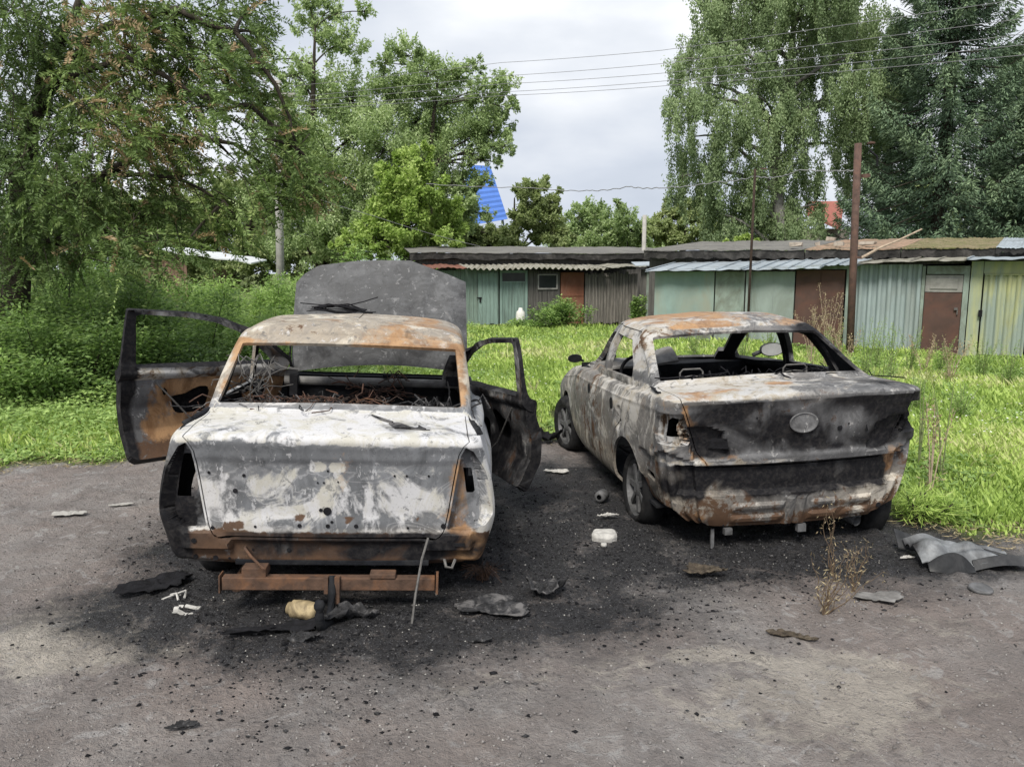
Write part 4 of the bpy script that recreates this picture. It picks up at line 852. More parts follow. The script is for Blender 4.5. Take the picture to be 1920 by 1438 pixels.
# ------------------------------------------------------------------ burnt cars: trimmed surface shells
def catmull(Pc, m, closed=True):           # Pc: (n, ..., ) control along axis 0 ; m: list of subdivisions per interval
    n = len(Pc); out = []; par = []
    for i in range(n if closed else n-1):
        p0, p1, p2, p3 = Pc[(i-1) % n], Pc[i], Pc[(i+1) % n], Pc[(i+2) % n]
        l = lambda a, b: np.maximum(np.linalg.norm(b-a, axis=-1, keepdims=True), 1e-4)**.5
        d0, d1, d2 = l(p0, p1), l(p1, p2), l(p2, p3)
        m1 = (p1-p0)/d0-(p2-p0)/(d0+d1)+(p2-p1)/d1; m2 = (p2-p1)/d1-(p3-p1)/(d1+d2)+(p3-p2)/d2
        m1 = m1*d1; m2 = m2*d1
        for k in range(m[i]):
            t = k/m[i]; t2 = t*t; t3 = t2*t
            out.append((2*t3-3*t2+1)*p1+(t3-2*t2+t)*m1+(-2*t3+3*t2)*p2+(t3-t2)*m2); par.append(i+t)
    return np.array(out), np.array(par)
def pchip(Y, m):                            # Y: (n, ...) monotone cubic along axis 0, unit-spaced by chord
    n = len(Y); h = np.maximum(np.linalg.norm(Y[1:]-Y[:-1], axis=-1, keepdims=True), .004); d = (Y[1:]-Y[:-1])/h
    D = np.zeros_like(Y); D[0] = d[0]; D[-1] = d[-1]
    for i in range(1, n-1):
        w1 = 2*h[i]+h[i-1]; w2 = h[i]+2*h[i-1]; same = d[i-1]*d[i] > 0
        a = np.where(same, d[i-1], 1); b = np.where(same, d[i], 1); D[i] = np.where(same, (w1+w2)/(w1/a+w2/b), 0)
    out = []; par = []
    for i in range(n-1):
        mm = m[i]+(1 if i == n-2 else 0)
        for k in range(mm):
            t = k/m[i]; t2 = t*t; t3 = t2*t
            out.append((2*t3-3*t2+1)*Y[i]+(t3-2*t2+t)*h[i]*D[i]+(-2*t3+3*t2)*Y[i+1]+(t3-t2)*h[i]*D[i+1]); par.append(i+t)
    return np.array(out), np.array(par)
class Shell:
    def __init__(s, V, A, T): s.V = V; s.A = A; s.T = T          # verts, attribs dict name->array, tris
    def copy(s): return Shell(s.V.copy(), {k: a.copy() for k, a in s.A.items()}, s.T.copy())
    def trim(s, f):                          # keep f > 0
        f = np.where(np.abs(f) < 1e-7, 1e-7, f); pos = f > 0; c = pos[s.T].sum(1)
        keep = s.T[c == 3].tolist(); V = [s.V]; names = list(s.A); nv = len(s.V); newV = []; newA = {k: [] for k in names}; cache = {}
        def cut(a, b):
            key = (a, b) if a < b else (b, a)
            if key in cache: return cache[key]
            t = f[a]/(f[a]-f[b]); newV.append(s.V[a]+(s.V[b]-s.V[a])*t)
            for k in names: newA[k].append(s.A[k][a]+(s.A[k][b]-s.A[k][a])*t)
            cache[key] = nv+len(newV)-1; return cache[key]
        for tri in s.T[(c > 0) & (c < 3)]:
            a, b, d = [int(q) for q in tri]
            for _ in range(3):
                if (pos[a] and not pos[b] and not pos[d]) or (not pos[a] and pos[b] and pos[d]): break
                a, b, d = b, d, a
            if pos[a]: keep.append([a, cut(a, b), cut(a, d)])
            else:
                p, q = cut(a, b), cut(a, d); keep.append([p, b, d]); keep.append([p, d, q])
        T = np.array(keep, dtype=np.int64).reshape(-1, 3)
        Vn = np.concatenate([s.V, np.array(newV).reshape(-1, 3)]); A = {k: np.concatenate([s.A[k], np.array(newA[k], dtype=float).reshape((-1,)+s.A[k].shape[1:])]) for k in names}
        used = np.unique(T); mp_ = -np.ones(len(Vn), int); mp_[used] = np.arange(len(used))
        return Shell(Vn[used], {k: a[used] for k, a in A.items()}, mp_[T])
    def normals(s):
        N = np.zeros_like(s.V); fn = np.cross(s.V[s.T[:, 1]]-s.V[s.T[:, 0]], s.V[s.T[:, 2]]-s.V[s.T[:, 0]])
        for k in range(3): np.add.at(N, s.T[:, k], fn)
        return unit(N)
    def boundary(s):
        E = {}
        for t_ in s.T.tolist():
            for a, b in ((t_[0], t_[1]), (t_[1], t_[2]), (t_[2], t_[0])):
                k = (a, b) if a < b else (b, a); E[k] = None if k in E else (a, b)
        return [e_ for e_ in E.values() if e_]
    def offset(s, d): 
        q = s.copy(); q.V = q.V - q.normals()*d; return q
    def band(s, q):                          # wall between self and same-topology q along the boundary
        n = len(s.V); T = []
        for a, b in s.boundary(): T += [[a, n+b, b], [a, n+a, n+b]]
        w = Shell(np.concatenate([s.V, q.V]), {k: np.concatenate([s.A[k], q.A[k]]) for k in s.A}, np.array(T).reshape(-1, 3))
        used = np.unique(w.T); mp_ = -np.ones(len(w.V), int); mp_[used] = np.arange(len(used)); return Shell(w.V[used], {k: a[used] for k, a in w.A.items()}, mp_[w.T])
def join(*S):
    V = np.concatenate([s.V for s in S]); o = 0; T = []
    for s in S: T.append(s.T+o); o += len(s.V)
    return Shell(V, {k: np.concatenate([s.A[k] for s in S]) for k in S[0].A}, np.concatenate(T))
def WARM(fn, r):
    x, y, z = r.T
    if fn.__name__ == 'burnL': return np.clip(sstep(.95, 1.05, z)*.95+.35*sstep(.45, .4, z)+.25*fbm(x*2, y*2, z*2), 0, 1)
    if fn.__name__ == 'burnR': return np.clip(.05+.22*(x < -.5)*(z < 1)+.4*sstep(.5, .4, z)+.4*fbm(x*2, y*2, z*2)-.3*(y < .3)*(z > .55)*(z < .95), 0, 1)
    return 0*x
def emit(S, name, mats, parent, burn, thick=.012, extra=None, origin=None, flip=False):
    """outer skin + inner skin in the second material + rim"""
    N = S.offset(thick); B = S.band(N); parts = [(S, 0), (B, 0), (Shell(N.V, N.A, N.T[:, ::-1]), 1)] + (extra or [])
    V = np.concatenate([p.V for p, _ in parts]); T = []; mi = []; o = 0
    for p, m in parts: T.append(p.T+o); o += len(p.V); mi += [m]*len(p.T)
    rest = np.concatenate([p.A['rest'] for p, _ in parts]); c = burn(rest[:, 0], rest[:, 1], rest[:, 2])
    org = np.array(origin) if origin is not None else np.zeros(3)
    ob = mk(name, V-org, np.concatenate(T), mats, parent, smooth=True, attrs={'burn': c, 'warm': WARM(burn, rest)})
    ob.data.polygons.foreach_set('material_index', mi)
    if origin is not None: ob.location = origin
    m = ob.data; 
    try: m.set_sharp_from_angle(angle=R(38))
    except Exception: pass
    return ob
def make_shell(rings, vsub, rear_sub=11, side_sub=9, front_sub=4, disp=None, warp=.004):
    nS = 9; loops = []; arcs = None
    for r in rings:
        (yr, bow, wr, rc), (yf, bowf, wf, rcf), wm, zf, crown = r['rear'], r['front'], r['wm'], r['z'], r.get('crown', 0)
        pts = [(0, yr), (.34*wr, yr+.05*bow), (.64*wr, yr+.26*bow), (.85*wr, yr+.58*bow), (.955*wr, yr+.93*bow)]
        y0 = yr+bow+rc; y1 = yf-bowf-rcf
        pts.append((wr+.002, yr+bow+rc*.55))
        for i in range(nS):
            g = (i+.0)/(nS-1); y = y0+(y1-y0)*g; w = wr+(wm-wr)*sstep(0, .3, g) if g < .5 else wf+(wm-wf)*sstep(0, .4, 1-g)
            pts.append((max(w, .004), y))
        pts += [(wf*.96, yf-.93*bowf), (wf*.82, yf-.5*bowf), (wf*.5, yf-.15*bowf), (0, yf)]
        zy = np.array(zf); P = []
        for (x_, y_) in pts:
            z_ = np.interp(y_, zy[:, 0], zy[:, 1]) + crown*(1-(x_/max(wr, .01))**2 if wr > .01 else 0); P.append((x_, y_, z_))
        L_ = [p for p in P] + [(-p[0], p[1], p[2]) for p in P[-2:0:-1]]
        loops.append(L_)
    n = len(loops[0]); half = (n+2)//2
    m = []
    for i in range(n):
        j = i if i < half-1 else n-1-i
        m.append(rear_sub if j < 6 else (side_sub if j < 14 else front_sub))
    Q = np.transpose(np.array(loops), (1, 0, 2))                 # stations x rings x 3
    G1, par = catmull(Q, m); G1 = np.transpose(G1, (1, 0, 2))     # rings x S x 3
    G2, vp = pchip(G1, vsub)                                      # V x S x 3
    nv, ns = G2.shape[:2]; I_ = np.arange(nv*ns).reshape(nv, ns); J = np.roll(I_, -1, 1)
    q = np.stack([I_[:-1], J[:-1], J[1:], I_[1:]], -1).reshape(-1, 4)
    T = np.concatenate([q[:, [0, 1, 2]], q[:, [0, 2, 3]]])
    V = G2.reshape(-1, 3)
    dx = np.linalg.norm(np.roll(G2[np.argmin(abs(vp-3))], -1, 0)-G2[np.argmin(abs(vp-3))], axis=1); cum = np.concatenate([[0], np.cumsum(dx)[:-1]]); tot = dx.sum()
    arc = np.where(cum > tot/2, cum-tot, cum)
    S = Shell(V, {'v': np.repeat(vp, ns), 'arc': np.tile(arc, nv), 's': np.tile(par, nv)}, T)
    S.A['rest'] = S.V.copy()
    N = S.normals()
    x, y, z = S.V.T
    d = fbm(x*2.2+5, y*2.2, z*2.2, 3)*warp*2
    if disp: d = d + disp(x, y, z, S.A['v'], S.A['arc'])
    S.V = S.V + N*d[:, None]
    return S
def recess(body, f, depth, inset=0.0):
    """push the region f>0 inwards: returns (body without region, pocket shell)"""
    inn = body.trim(f); 
    return inn
def wheel(parent, loc, label=None, rad=.29, w=.17, rim_r=.19, steer=0, side=1, tyre=True, lean=0):
    e_ = bpy.data.objects.new('wheel', None); C.objects.link(e_); e_.parent = parent; e_.location = loc; e_.rotation_euler = (0, lean, steer)
    if tyre:
        mb = MB(); mb.lathe([(rim_r, -w/2+.02), (rad-.04, -w/2), (rad-.01, -w/2+.03), (rad, -.02), (rad, .02), (rad-.01, w/2-.03), (rad-.04, w/2), (rim_r, w/2-.02)], (0, 0, 0), 36, 'X')
        mb.V = [v*(1 if v.z > -rad*.8 else 1) for v in mb.V]
        for v in mb.V:
            if v.z < -.21: v.z = -.21-(abs(v.z)-.21)*.35
        mb.build('tyre', M['burnt_rubber'], e_, smooth=True)
    mb = MB(); o = side*w*.36
    mb.lathe([(rim_r, -w/2+.02), (rim_r-.015, -w/4), (rim_r-.02, 0), (rim_r-.015, w/4), (rim_r, w/2-.02), (rim_r+.012, w/2-.015)], (0, 0, 0), 32, 'X')
    mb.lathe([(0, o), (.035, o), (.06, o-side*.01), (.06, o-side*.04)], (0, 0, 0), 16, 'X')
    for k in range(7):
        a = 2*pi*k/7; mb.box((o-side*.02, cos(a)*.11, sin(a)*.11), (.02, .13, .035), rx=a)
    mb.lathe([(0, -side*.0), (.13, -side*.0), (.13, side*.02), (0, side*.02)], (0, 0, 0), 24, 'X')
    mb.build('rim', M['steel_rim'], e_)
    return e_
def holes(pts, name, parent, fn, r=.012, mat='charcoal'):
    mb = MB()
    for (x_, z_, rr) in pts:
        c = fn(x_, z_)
        mb.lathe([(rr*.95, -.0045), (0, -.005)], c, 12, 'Y')
    return split_build(mb, name.replace('bolt_holes', 'bolt_hole'), M[mat], parent)
def surf_y(S, lo=-1, hi=.6):                 # rear-face lookup: y of shell at (x,z)
    sel = (S.V[:, 1] < hi) & (S.V[:, 1] > lo); P = S.V[sel]
    def f(x_, z_):
        d = (P[:, 0]-x_)**2+(P[:, 2]-z_)**2; i = np.argsort(d)[:4]; return Vector((x_, float(P[i, 1].mean()), z_))
    return f

# ================================================================== LEFT CAR
carL = empty('burnt_sedan', 'burnt-out pale sedan with raised hood, open front doors and tow bar', 'car', (-.945, 3.69, .01), R(4.6))
carL.rotation_euler = (0, R(2.2), R(4.6)); carL.rotation_mode = 'XYZ'
def Z(*a): return list(a)
RL = [
 dict(rear=(.10, .035, .72, .075), front=(4.05, .15, .66, .2), wm=.74, z=Z((0, .185), (.6, .20), (.9, .20), (3.2, .20), (4, .25))),
 dict(rear=(.04, .035, .775, .075), front=(4.12, .15, .70, .2), wm=.79, z=Z((0, .235), (.6, .25), (.9, .27), (3.2, .27), (4, .30))),
 dict(rear=(.03, .035, .815, .075), front=(4.15, .18, .74, .2), wm=.835, z=Z((0, .36), (4, .38))),
 dict(rear=(.015, .035, .84, .075), front=(4.15, .18, .76, .2), wm=.875, z=Z((0, .50), (4, .46))),
 dict(rear=(.005, .035, .82, .075), front=(4.13, .18, .76, .2), wm=.87, z=Z((0, .66), (4, .58))),
 dict(rear=(-.01, .035, .782, .075), front=(4.1, .18, .75, .2), wm=.815, z=Z((0, .805), (2.8, .79), (4, .66))),
 dict(rear=(-.025, .035, .765, .075), front=(4.05, .18, .74, .2), wm=.815, z=Z((0, .855), (2.8, .86), (4, .70)), crown=.01),
 dict(rear=(-.012, .035, .758, .075), front=(4.02, .18, .73, .2), wm=.80, z=Z((0, .875), (2.8, .89), (4, .715)), crown=.012),
 dict(rear=(.06, .035, .75, .075), front=(3.9, .16, .71, .2), wm=.785, z=Z((0, .888), (.3, .90), (2.8, .875), (3.9, .735)), crown=.014),
 dict(rear=(.43, .03, .715, .10), front=(3.0, .10, .70, .1), wm=.745, z=Z((.4, .935), (2.2, .915), (2.9, .875), (3.0, .86)), crown=.012),
 dict(rear=(.475, .03, .715, .10), front=(2.94, .10, .695, .1), wm=.738, z=Z((.4, .955), (2.2, .935), (3.0, .885)), crown=.010),
 dict(rear=(1.0, .03, .665, .10), front=(2.42, .08, .63, .1), wm=.67, z=Z((1.0, 1.285), (1.6, 1.308), (2.4, 1.275)), crown=.018),
 dict(rear=(1.05, .03, .635, .10), front=(2.36, .08, .60, .1), wm=.64, z=Z((1.0, 1.318), (1.6, 1.345), (2.4, 1.315)), crown=.022),
 dict(rear=(1.14, .02, .50, .10), front=(2.28, .06, .48, .1), wm=.52, z=Z((1.0, 1.35), (1.7, 1.385), (2.4, 1.352)), crown=.012),
 dict(rear=(1.45, .0, .004, .02), front=(2.1, .0, .004, .02), wm=.004, z=Z((1.4, 1.39), (1.8, 1.402), (2.2, 1.39))),
]
def dispL(x, y, z, v, arc):
    ax = abs(x); d = 0*x; rear = (v < 8.2) & (y < .35)
    # stamped boss on the lower rear corners, gutter round it, bottom lip of the lid
    b = sstep(0, .03, poly_sdf(ax, z, [(.47, .29), (.47, .365), (.56, .42), (.74, .42), (.745, .30), (.72, .285)]))
    d = d + np.where(rear, .022*b, 0)
    d = d - np.where(rear, .03*sstep(.36, .33, z)*(1-b)*sstep(.8, .7, ax), 0)
    d = d + np.where(rear & (z > .40), -.012*sstep(.78, .75, z)*sstep(.44, .50, z)*sstep(.72, .60, ax), 0)
    d = d + np.where(rear, .006*fbm(x*3.1, z*3.7, 2, 3), 0)
    # roof edge groove over the rear window
    d = d - .01*np.exp(-((v-11.35)/.12)**2)*(y < 1.25)*(ax < .62)
    return d
S0 = make_shell(RL, [3, 6, 8, 10, 9, 6, 4, 5, 14, 3, 18, 5, 6, 8], disp=dispL, warp=.003)
def burnL(x, y, z):
    ax = abs(x); n = .25*fbm(x*3, y*3, z*3, 3)
    rear = sstep(.35, .15, y)*(z < .88)
    deck = sstep(.84, .87, z)*(z < .955)*(y < .5)
    green = sstep(.95, 1.0, z)
    ash = .2+.55*deck+rear*(.08*sstep(.80, .72, z)+.5*sstep(.44, .39, z)*sstep(.325, .345, z)+.33*blob(x, z, -.22, .63, .22, .09)+.28*blob(x, z, .42, .6, .2, .13)+.2*blob(x, z, 0, .52, .6, .05)+.25*blob(x, z, -.62, .5, .12, .2))
    em = np.maximum(blob(x, z, -.055, .74, .045, .028), blob(x, z, .055, .742, .045, .03)); ash = ash + rear*1.1*sstep(.35, .6, em)
    ash = ash - .45*rear*sstep(.84, .82, z)*sstep(.74, .79, z)
    side = sstep(.74, .79, ax)*(z < .95); ash = ash+side*(.75*sstep(1.6, .8, y)-.05)
    ash = ash + .22*green*(1-sstep(1.26, 1.3, z)*.4)
    rust = np.zeros_like(x)+.06
    rust = rust+rear*(.6*blob(x, z, .66, .52, .08, .2)+.75*blob(x, z, .76, .3, .09, .09)+.45*blob(x, z, .66, .74, .05, .1)+.35*blob(x, z, -.7, .37, .1, .04))
    rust = rust+.28*sstep(1.27, 1.3, z)*sstep(-.5, .5, x)+.10*green+.5*green*sstep(1.3, 1.24, z)*sstep(.72, .66, ax)*(y < 1.3)*sstep(.55, .62, ax)+.45*green*np.exp(-((z-1.262)/.02)**2)*(y < 1.3)
    low = sstep(.42, .39, z)*(y < .6)*(ax < .82)
    brown = .05+.62*low+rear*(.62*(sstep(.3, .9, blob(x, z, -.15, .475, .045, .03))+sstep(.5, .8, blob(x, z, .11, .478, .05, .022))+sstep(.5, .8, blob(x, z, .44, .475, .055, .024))+sstep(.5, .8, blob(x, z, -.47, .44, .1, .025)))+.5*blob(x, z, -.68, .35, .15, .07)+.5*blob(x, z, -.5, .41, .1, .02)+.3*sstep(.6, .66, x)*sstep(.42, .36, z)); brown = brown*(1-.8*sstep(.35, .8, rust))
    brown = brown+.16*sstep(1.3, 1.33, z)
    soot = .02+.5*low*sstep(.95, .3, abs(x-.1))*sstep(.18, .3, z)+.25*low+rear*(.6*sstep(-.66, -.7, x)*sstep(.8, .4, z)*.8)+side*.1*(x < 0)
    soot = soot+.5*sstep(.7, .76, ax)*(z < .9)*(x < 0)*(y < .4)*.6
    return np.clip(np.stack([rust+n, ash*(1-.7*low)+n*.6, soot, brown-n*.4], -1), 0, 1)
v, arc = S0.A['v'], S0.A['arc']
def fl(S): x, y, z = S.V.T; return x, y, z, abs(x), S.A['v'], S.A['arc']
DOOR_L = [(1.72, .245), (2.86, .245), (2.90, .80), (2.88, .90), (2.72, 1.04), (2.55, 1.15), (2.36, 1.225), (2.12, 1.268), (1.70, 1.292), (1.66, .9)]
DWIN_L = [(1.765, .92), (2.78, .905), (2.66, 1.015), (2.49, 1.125), (2.3, 1.195), (2.08, 1.238), (1.79, 1.255), (1.76, 1.245)]
RWIN_L = [(1.60, .955), (.86, .965), (.92, 1.0), (1.16, 1.225), (1.58, 1.238)]
def f_lid(S):
    x, y, z, ax, v, arc = fl(S)
    lim = np.interp(v, [2, 2.4, 3, 5, 7, 9.05], [.54, .585, .602, .648, .700, .685])
    return np.where(y < .6, np.minimum(np.minimum(lim-ax, (v-2.1)*.09), (9.02-v)*.33), -.05)
def f_side(S, P): x, y, z, ax, v, arc = fl(S); return np.where(ax > .5, poly_sdf(y, z, P), -.1)
def f_rearwin(S): x, y, z, ax, v, arc = fl(S); q = np.minimum(np.interp(v, [10, 11], [.668, .622])-ax, np.minimum((v-10.06)*.4, (10.9-v)*.4)); return np.where(y < 1.4, q, -.05)
def f_wind(S): x, y, z, ax, v, arc = fl(S); return np.where(y > 2.2, np.minimum(.64-ax, np.minimum((v-9.15)*.1, (10.95-v)*.4)), -.05)
def f_hood(S): x, y, z, ax, v, arc = fl(S); return np.where(y > 2.7, np.minimum(.66-ax, np.minimum((v-8.1)*.5, (9.3-v)*.3)), -.05)
def arch(S, yc, zc, r): x, y, z, ax, v, arc = fl(S); return np.where(ax > .5, np.hypot(y-yc, z-zc)-r, .1)
def f_lampL(S):
    x, y, z, ax, v, arc = fl(S); lim = np.interp(v, [2, 2.4, 3, 5, 7, 9], [.54, .585, .602, .648, .700, .685])
    P = [(.58, .42), (.58, .86), (.72, .868), (.785, .83), (.83, .72), (.845, .50), (.80, .44), (.70, .42)]
    return np.where(y < .5, np.minimum(poly_sdf(abs(arc), z, P), ax-lim-.012), -.05)
body = S0
lid = S0.trim(f_lid(S0)-.003)
body = body.trim(-f_lid(body)-.003)
doorsrc = S0.trim(f_side(S0, DOOR_L)-.004)
body = body.trim(-f_side(body, DOOR_L)-.003)
body = body.trim(-f_rearwin(body)); body = body.trim(-f_wind(body)); body = body.trim(-f_hood(body)); body = body.trim(-f_side(body, RWIN_L))
body = body.trim(arch(body, .86, .24, .335)); body = body.trim(arch(body, 3.32, .24, .335))
lamp = body.trim(f_lampL(body)); body = body.trim(-f_lampL(body))
pock = lamp.offset(.075); wallp = lamp.band(pock)
def f_lhole(S): x, y, z, ax, v, arc = fl(S); return np.where(x > 0, poly_sdf(abs(arc), z, [(.70, .60), (.752, .60), (.752, .73), (.70, .73)]), poly_sdf(abs(arc), z, [(.66, .56), (.77, .56), (.77, .78), (.66, .78)]))
pock = pock.trim(-f_lhole(pock))
wallp.T = wallp.T[:, ::-1]
emit(body, 'body', [M['burnt_light'], M['charred_interior']], carL, burnL, .02)
def mono(S, name, mat, parent, burn):
    x, y, z = S.A['rest'].T; return mk(name, S.V, S.T, mat, parent, smooth=True, attrs={'burn': burn(x, y, z)})
def burnLamp(x, y, z):
    b = burnL(x, y, z); b[:, 2] += np.where(x < 0, .45, .15)+.35*sstep(.76, .84, z)*1; b[:, 3] += .1; b[:, 1] *= .6; b[:, 0] *= np.where(x < 0, .1, .9); return np.clip(b, 0, 1)
for sgn in (1, -1):
    w_ = wallp.copy(); w_.T = w_.T[(w_.V[w_.T[:, 0], 0]*sgn) > 0]; p_ = pock.copy(); p_.T = p_.T[(p_.V[p_.T[:, 0], 0]*sgn) > 0]
    j = join(w_, p_); u_ = np.unique(j.T); mp_ = -np.ones(len(j.V), int); mp_[u_] = np.arange(len(u_)); j = Shell(j.V[u_], {k: a[u_] for k, a in j.A.items()}, mp_[j.T])
    mono(j, 'lamp_housing', M['burnt_light'], carL, burnLamp)
lo = emit(lid, 'trunk_lid', [M['burnt_light'], M['charred_interior']], carL, burnL, .016)
fy = surf_y(lid)
holes([(-.58, .70, .008), (-.41, .69, .009), (-.455, .61, .013), (-.05, .66, .005), (-.02, .66, .005), (.0, .72, .006), (-.003, .515, .022), (-.035, .52, .01), (0, .44, .011), (-.14, .44, .011), (.14, .44, .011), (.02, .46, .008), (-.36, .43, .007), (.4, .43, .007), (.58, .44, .014), (.33, .70, .006), (.39, .70, .006), (.5, .70, .006), (-.57, .42, .01), (.05, .665, .005)], 'bolt_holes', lo, fy)
mb = MB()
for (x_, z_, rx_, rz_) in () and ((-.15, .475, .04, .028), (.11, .478, .045, .02), (.44, .475, .05, .022)):
    c = fy(x_, z_); V = [Vector((x_+rx_*cos(a*pi/8)*(1+.15*sin(a*3)), c.y-.004, z_+rz_*sin(a*pi/8))) for a in range(16)]; mb.add(V, [tuple(range(16))])
# doors
def make_door(sgn, ang, drop=0, tilt=0):
    d = doorsrc.copy()
    d = d.trim(d.V[:, 0]*sgn)
    win = f_side(d, DWIN_L); d = d.trim(-win)
    hinge = np.array([sgn*.80, 2.87, .25])
    inn = d.copy(); inn.V = d.V - d.normals()*(.08-.05*sstep(.88, .95, d.V[:, 2]))[:, None]; bd = d.band(inn)
    x, y, z = inn.V.T
    for P in ([(2.05, .56), (2.28, .56), (2.30, .74), (2.20, .745), (2.12, .70), (2.02, .69)], [(1.95, .70), (1.99, .70), (1.99, .755), (1.95, .755)], [(2.42, .38), (2.60, .38), (2.60, .62), (2.44, .66)], [(2.05, .765), (2.14, .765), (2.14, .785), (2.05, .785)]):
        inn = inn.trim(-poly_sdf(inn.V[:, 1], inn.V[:, 2], P))
    inn = Shell(inn.V, inn.A, inn.T[:, ::-1])
    def bout(x, y, z):
        b = burnL(x, y, z); b[:, 2] = .95; return b
    def binn(x, y, z):
        n = .2*fbm(y*4, z*4, 3, 3)
        if sgn < 0:
            fr = sstep(.93, .97, z); rust = .72*sstep(.86, .78, z)*sstep(.28, .42, z)*sstep(1.78, 1.9, y)+.3*fr*sstep(2.2, 2.6, y); ash = .75*sstep(.83, .87, z)*(z < .95)+.4*fr+.3*sstep(.34, .28, z); soot = .9*sstep(1.80, 1.76, y)+.1+.35*fr
            brown = .3+.4*sstep(.5, .3, z)
        else: rust = .05+0*x; ash = .25+.3*sstep(.86, .93, z); soot = .62+0*x; brown = .35+0*x
        return np.clip(np.stack([rust+n, ash+n, soot+n*.5, brown], -1), 0, 1)
    def bband(x, y, z): return np.clip(np.stack([.05+0*x, .08+0*x, .88+.1*fbm(x*3, y*3, z*3), .25+0*x], -1), 0, 1)
    V = np.concatenate([d.V, bd.V, inn.V]); T = np.concatenate([d.T, bd.T+len(d.V)])
    c = np.concatenate([bout(*d.A['rest'].T), bband(*bd.A['rest'].T)])
    o = mk('door', V[:len(d.V)+len(bd.V)]-hinge, T, M['burnt_dark'], carL, smooth=True, attrs={'burn': c}); o.location = hinge+np.array([0, 0, drop]); o.rotation_euler = (tilt, 0, sgn*ang)
    try: o.data.set_sharp_from_angle(angle=R(35))
    except Exception: pass
    i = mk('inner_panel', inn.V-hinge, inn.T, M['burnt_dark'], o, smooth=True, attrs={'burn': binn(*inn.A['rest'].T)})
    mb = MB(); xs_ = sgn*(.83-.10)
    mb.tube([Vector((xs_-sgn*.0, 1.9, .80))-Vector(hinge), Vector((xs_, 2.15, .52))-Vector(hinge), Vector((xs_+sgn*.0, 2.45, .34))-Vector(hinge)], .006, 5); mb.build('rod', M['grey_wire'], o)
    return o
DL = make_door(-1, R(47), .05); DR = make_door(1, R(19), -.055, R(-1.5))
# raised hood
def hood_pt(u, v_):
    x_ = (u-.5)*2; half = .71; zt = np.interp(x_, [-1, -.9, -.72, -.3, 0, .35, .55, .8, 1], [.66, .73, .80, .84, .85, .85, .80, .74, .68])
    zb = .07*(1-x_*x_)-.02; h_ = zb+(zt+.04-zb)*v_; bulge = .07*(1-x_*x_)**.8+.02*sin(x_*9)*v_*(1-v_)+.05*(1-(2*v_-1)**2)
    bulge -= .05*max(0, abs(x_)-.8)/.2; q_ = abs(abs(x_)-(.42+.12*v_)); bulge += .012*math.exp(-(q_/.05)**2) + .006*float(vnoise(u*5, v_*4, 3))
    a = R(14); return Vector((x_*half*(1-.03*v_), -bulge*1.0*cos(a)+h_*sin(a)*1.0, h_*cos(a)*1.0))
mb = MB(); mb.sheet(46, 34, hood_pt, .018, (0, -1, 0)); 
Vh = np.array([tuple(v_) for v_ in mb.V]); x, y, z = Vh.T
bh = np.stack([.02+.1*fbm(x*3, z*3, 1), np.clip(.0+.22*sstep(.25, .0, z)+.22*blob(x, z, .5, .55, .3, .16)+.15*blob(x, z, -.3, .62, .4, .06)+.12*fbm(x*2, z*5, 3), 0, 1), .12+.0*x, .02+0*x], -1)
ho = mk('hood', mb.V, mb.F, M['burnt_hood'], carL, smooth=True, attrs={'burn': np.clip(bh, 0, 1)}); ho.location = (.035, 2.78, .915); ho.rotation_euler = (0, R(-1.5), R(-2))
mb = MB()
for s_ in (-1, 1): mb.tube([(s_*.66, 2.86, .86), (s_*.68, 2.8, .98), (s_*.68, 2.86, 1.1)], .012, 5)
split_build(mb, 'hood_hinge', M['charcoal'], carL)
# interior
mb = MB()
mb.box((0, 1.9, .235), (1.46, 2.9, .02)); mb.box((0, 2.98, .56), (1.46, .03, .62)); mb.box((0, .62, .62), (1.40, .04, .5), rx=R(-14)); mb.box((0, .50, .885), (1.36, .26, .02)); mb.box((0, 2.0, .30), (.26, 1.8, .14))
mb.box((0, 2.93, .845), (1.36, .14, .03)); mb.box((-.28, 2.955, .6), (.2, .03, .26)); mb.box((.38, 2.955, .55), (.3, .04, .3)); mb.box((.62, 2.955, .68), (.12, .06, .12))
mb.box((0, .52, .27), (1.4, .85, .02)); mb.box((-.69, 1.69, .6), (.05, .13, .7)); mb.box((.69, 1.69, .6), (.05, .13, .7))
mb.build('cabin_floor', M['charred_interior'], carL)
mb = MB(); mb.tube([(-.70, 2.70, .83), (.70, 2.70, .83)], .034, 12); mb.build('dash_beam', M['grey_ash'], carL)
mb = MB(); mb.tube([(.04, 2.70, .82), (.0, 2.6, .6), (.02, 2.5, .4)], .02, 6); mb.box((.28, 2.68, .74), (.05, .04, .12)); mb.box((-.62, 2.66, .8), (.06, .08, .16)); mb.box((.62, 2.64, .86), (.10, .05, .07)); mb.box((.1, 2.7, .88), (.06, .04, .03))
mb.lathe([(.05, -.03), (.06, 0), (.02, .02)], (.12, 2.6, .6), 14, 'Y'); split_build(mb, 'bracket', M['charcoal'], carL)
mb = MB(); mb.box((-.66, 2.75, .86), (.10, .03, .10)); mb.build('bracket', M['grey_wire'], carL)
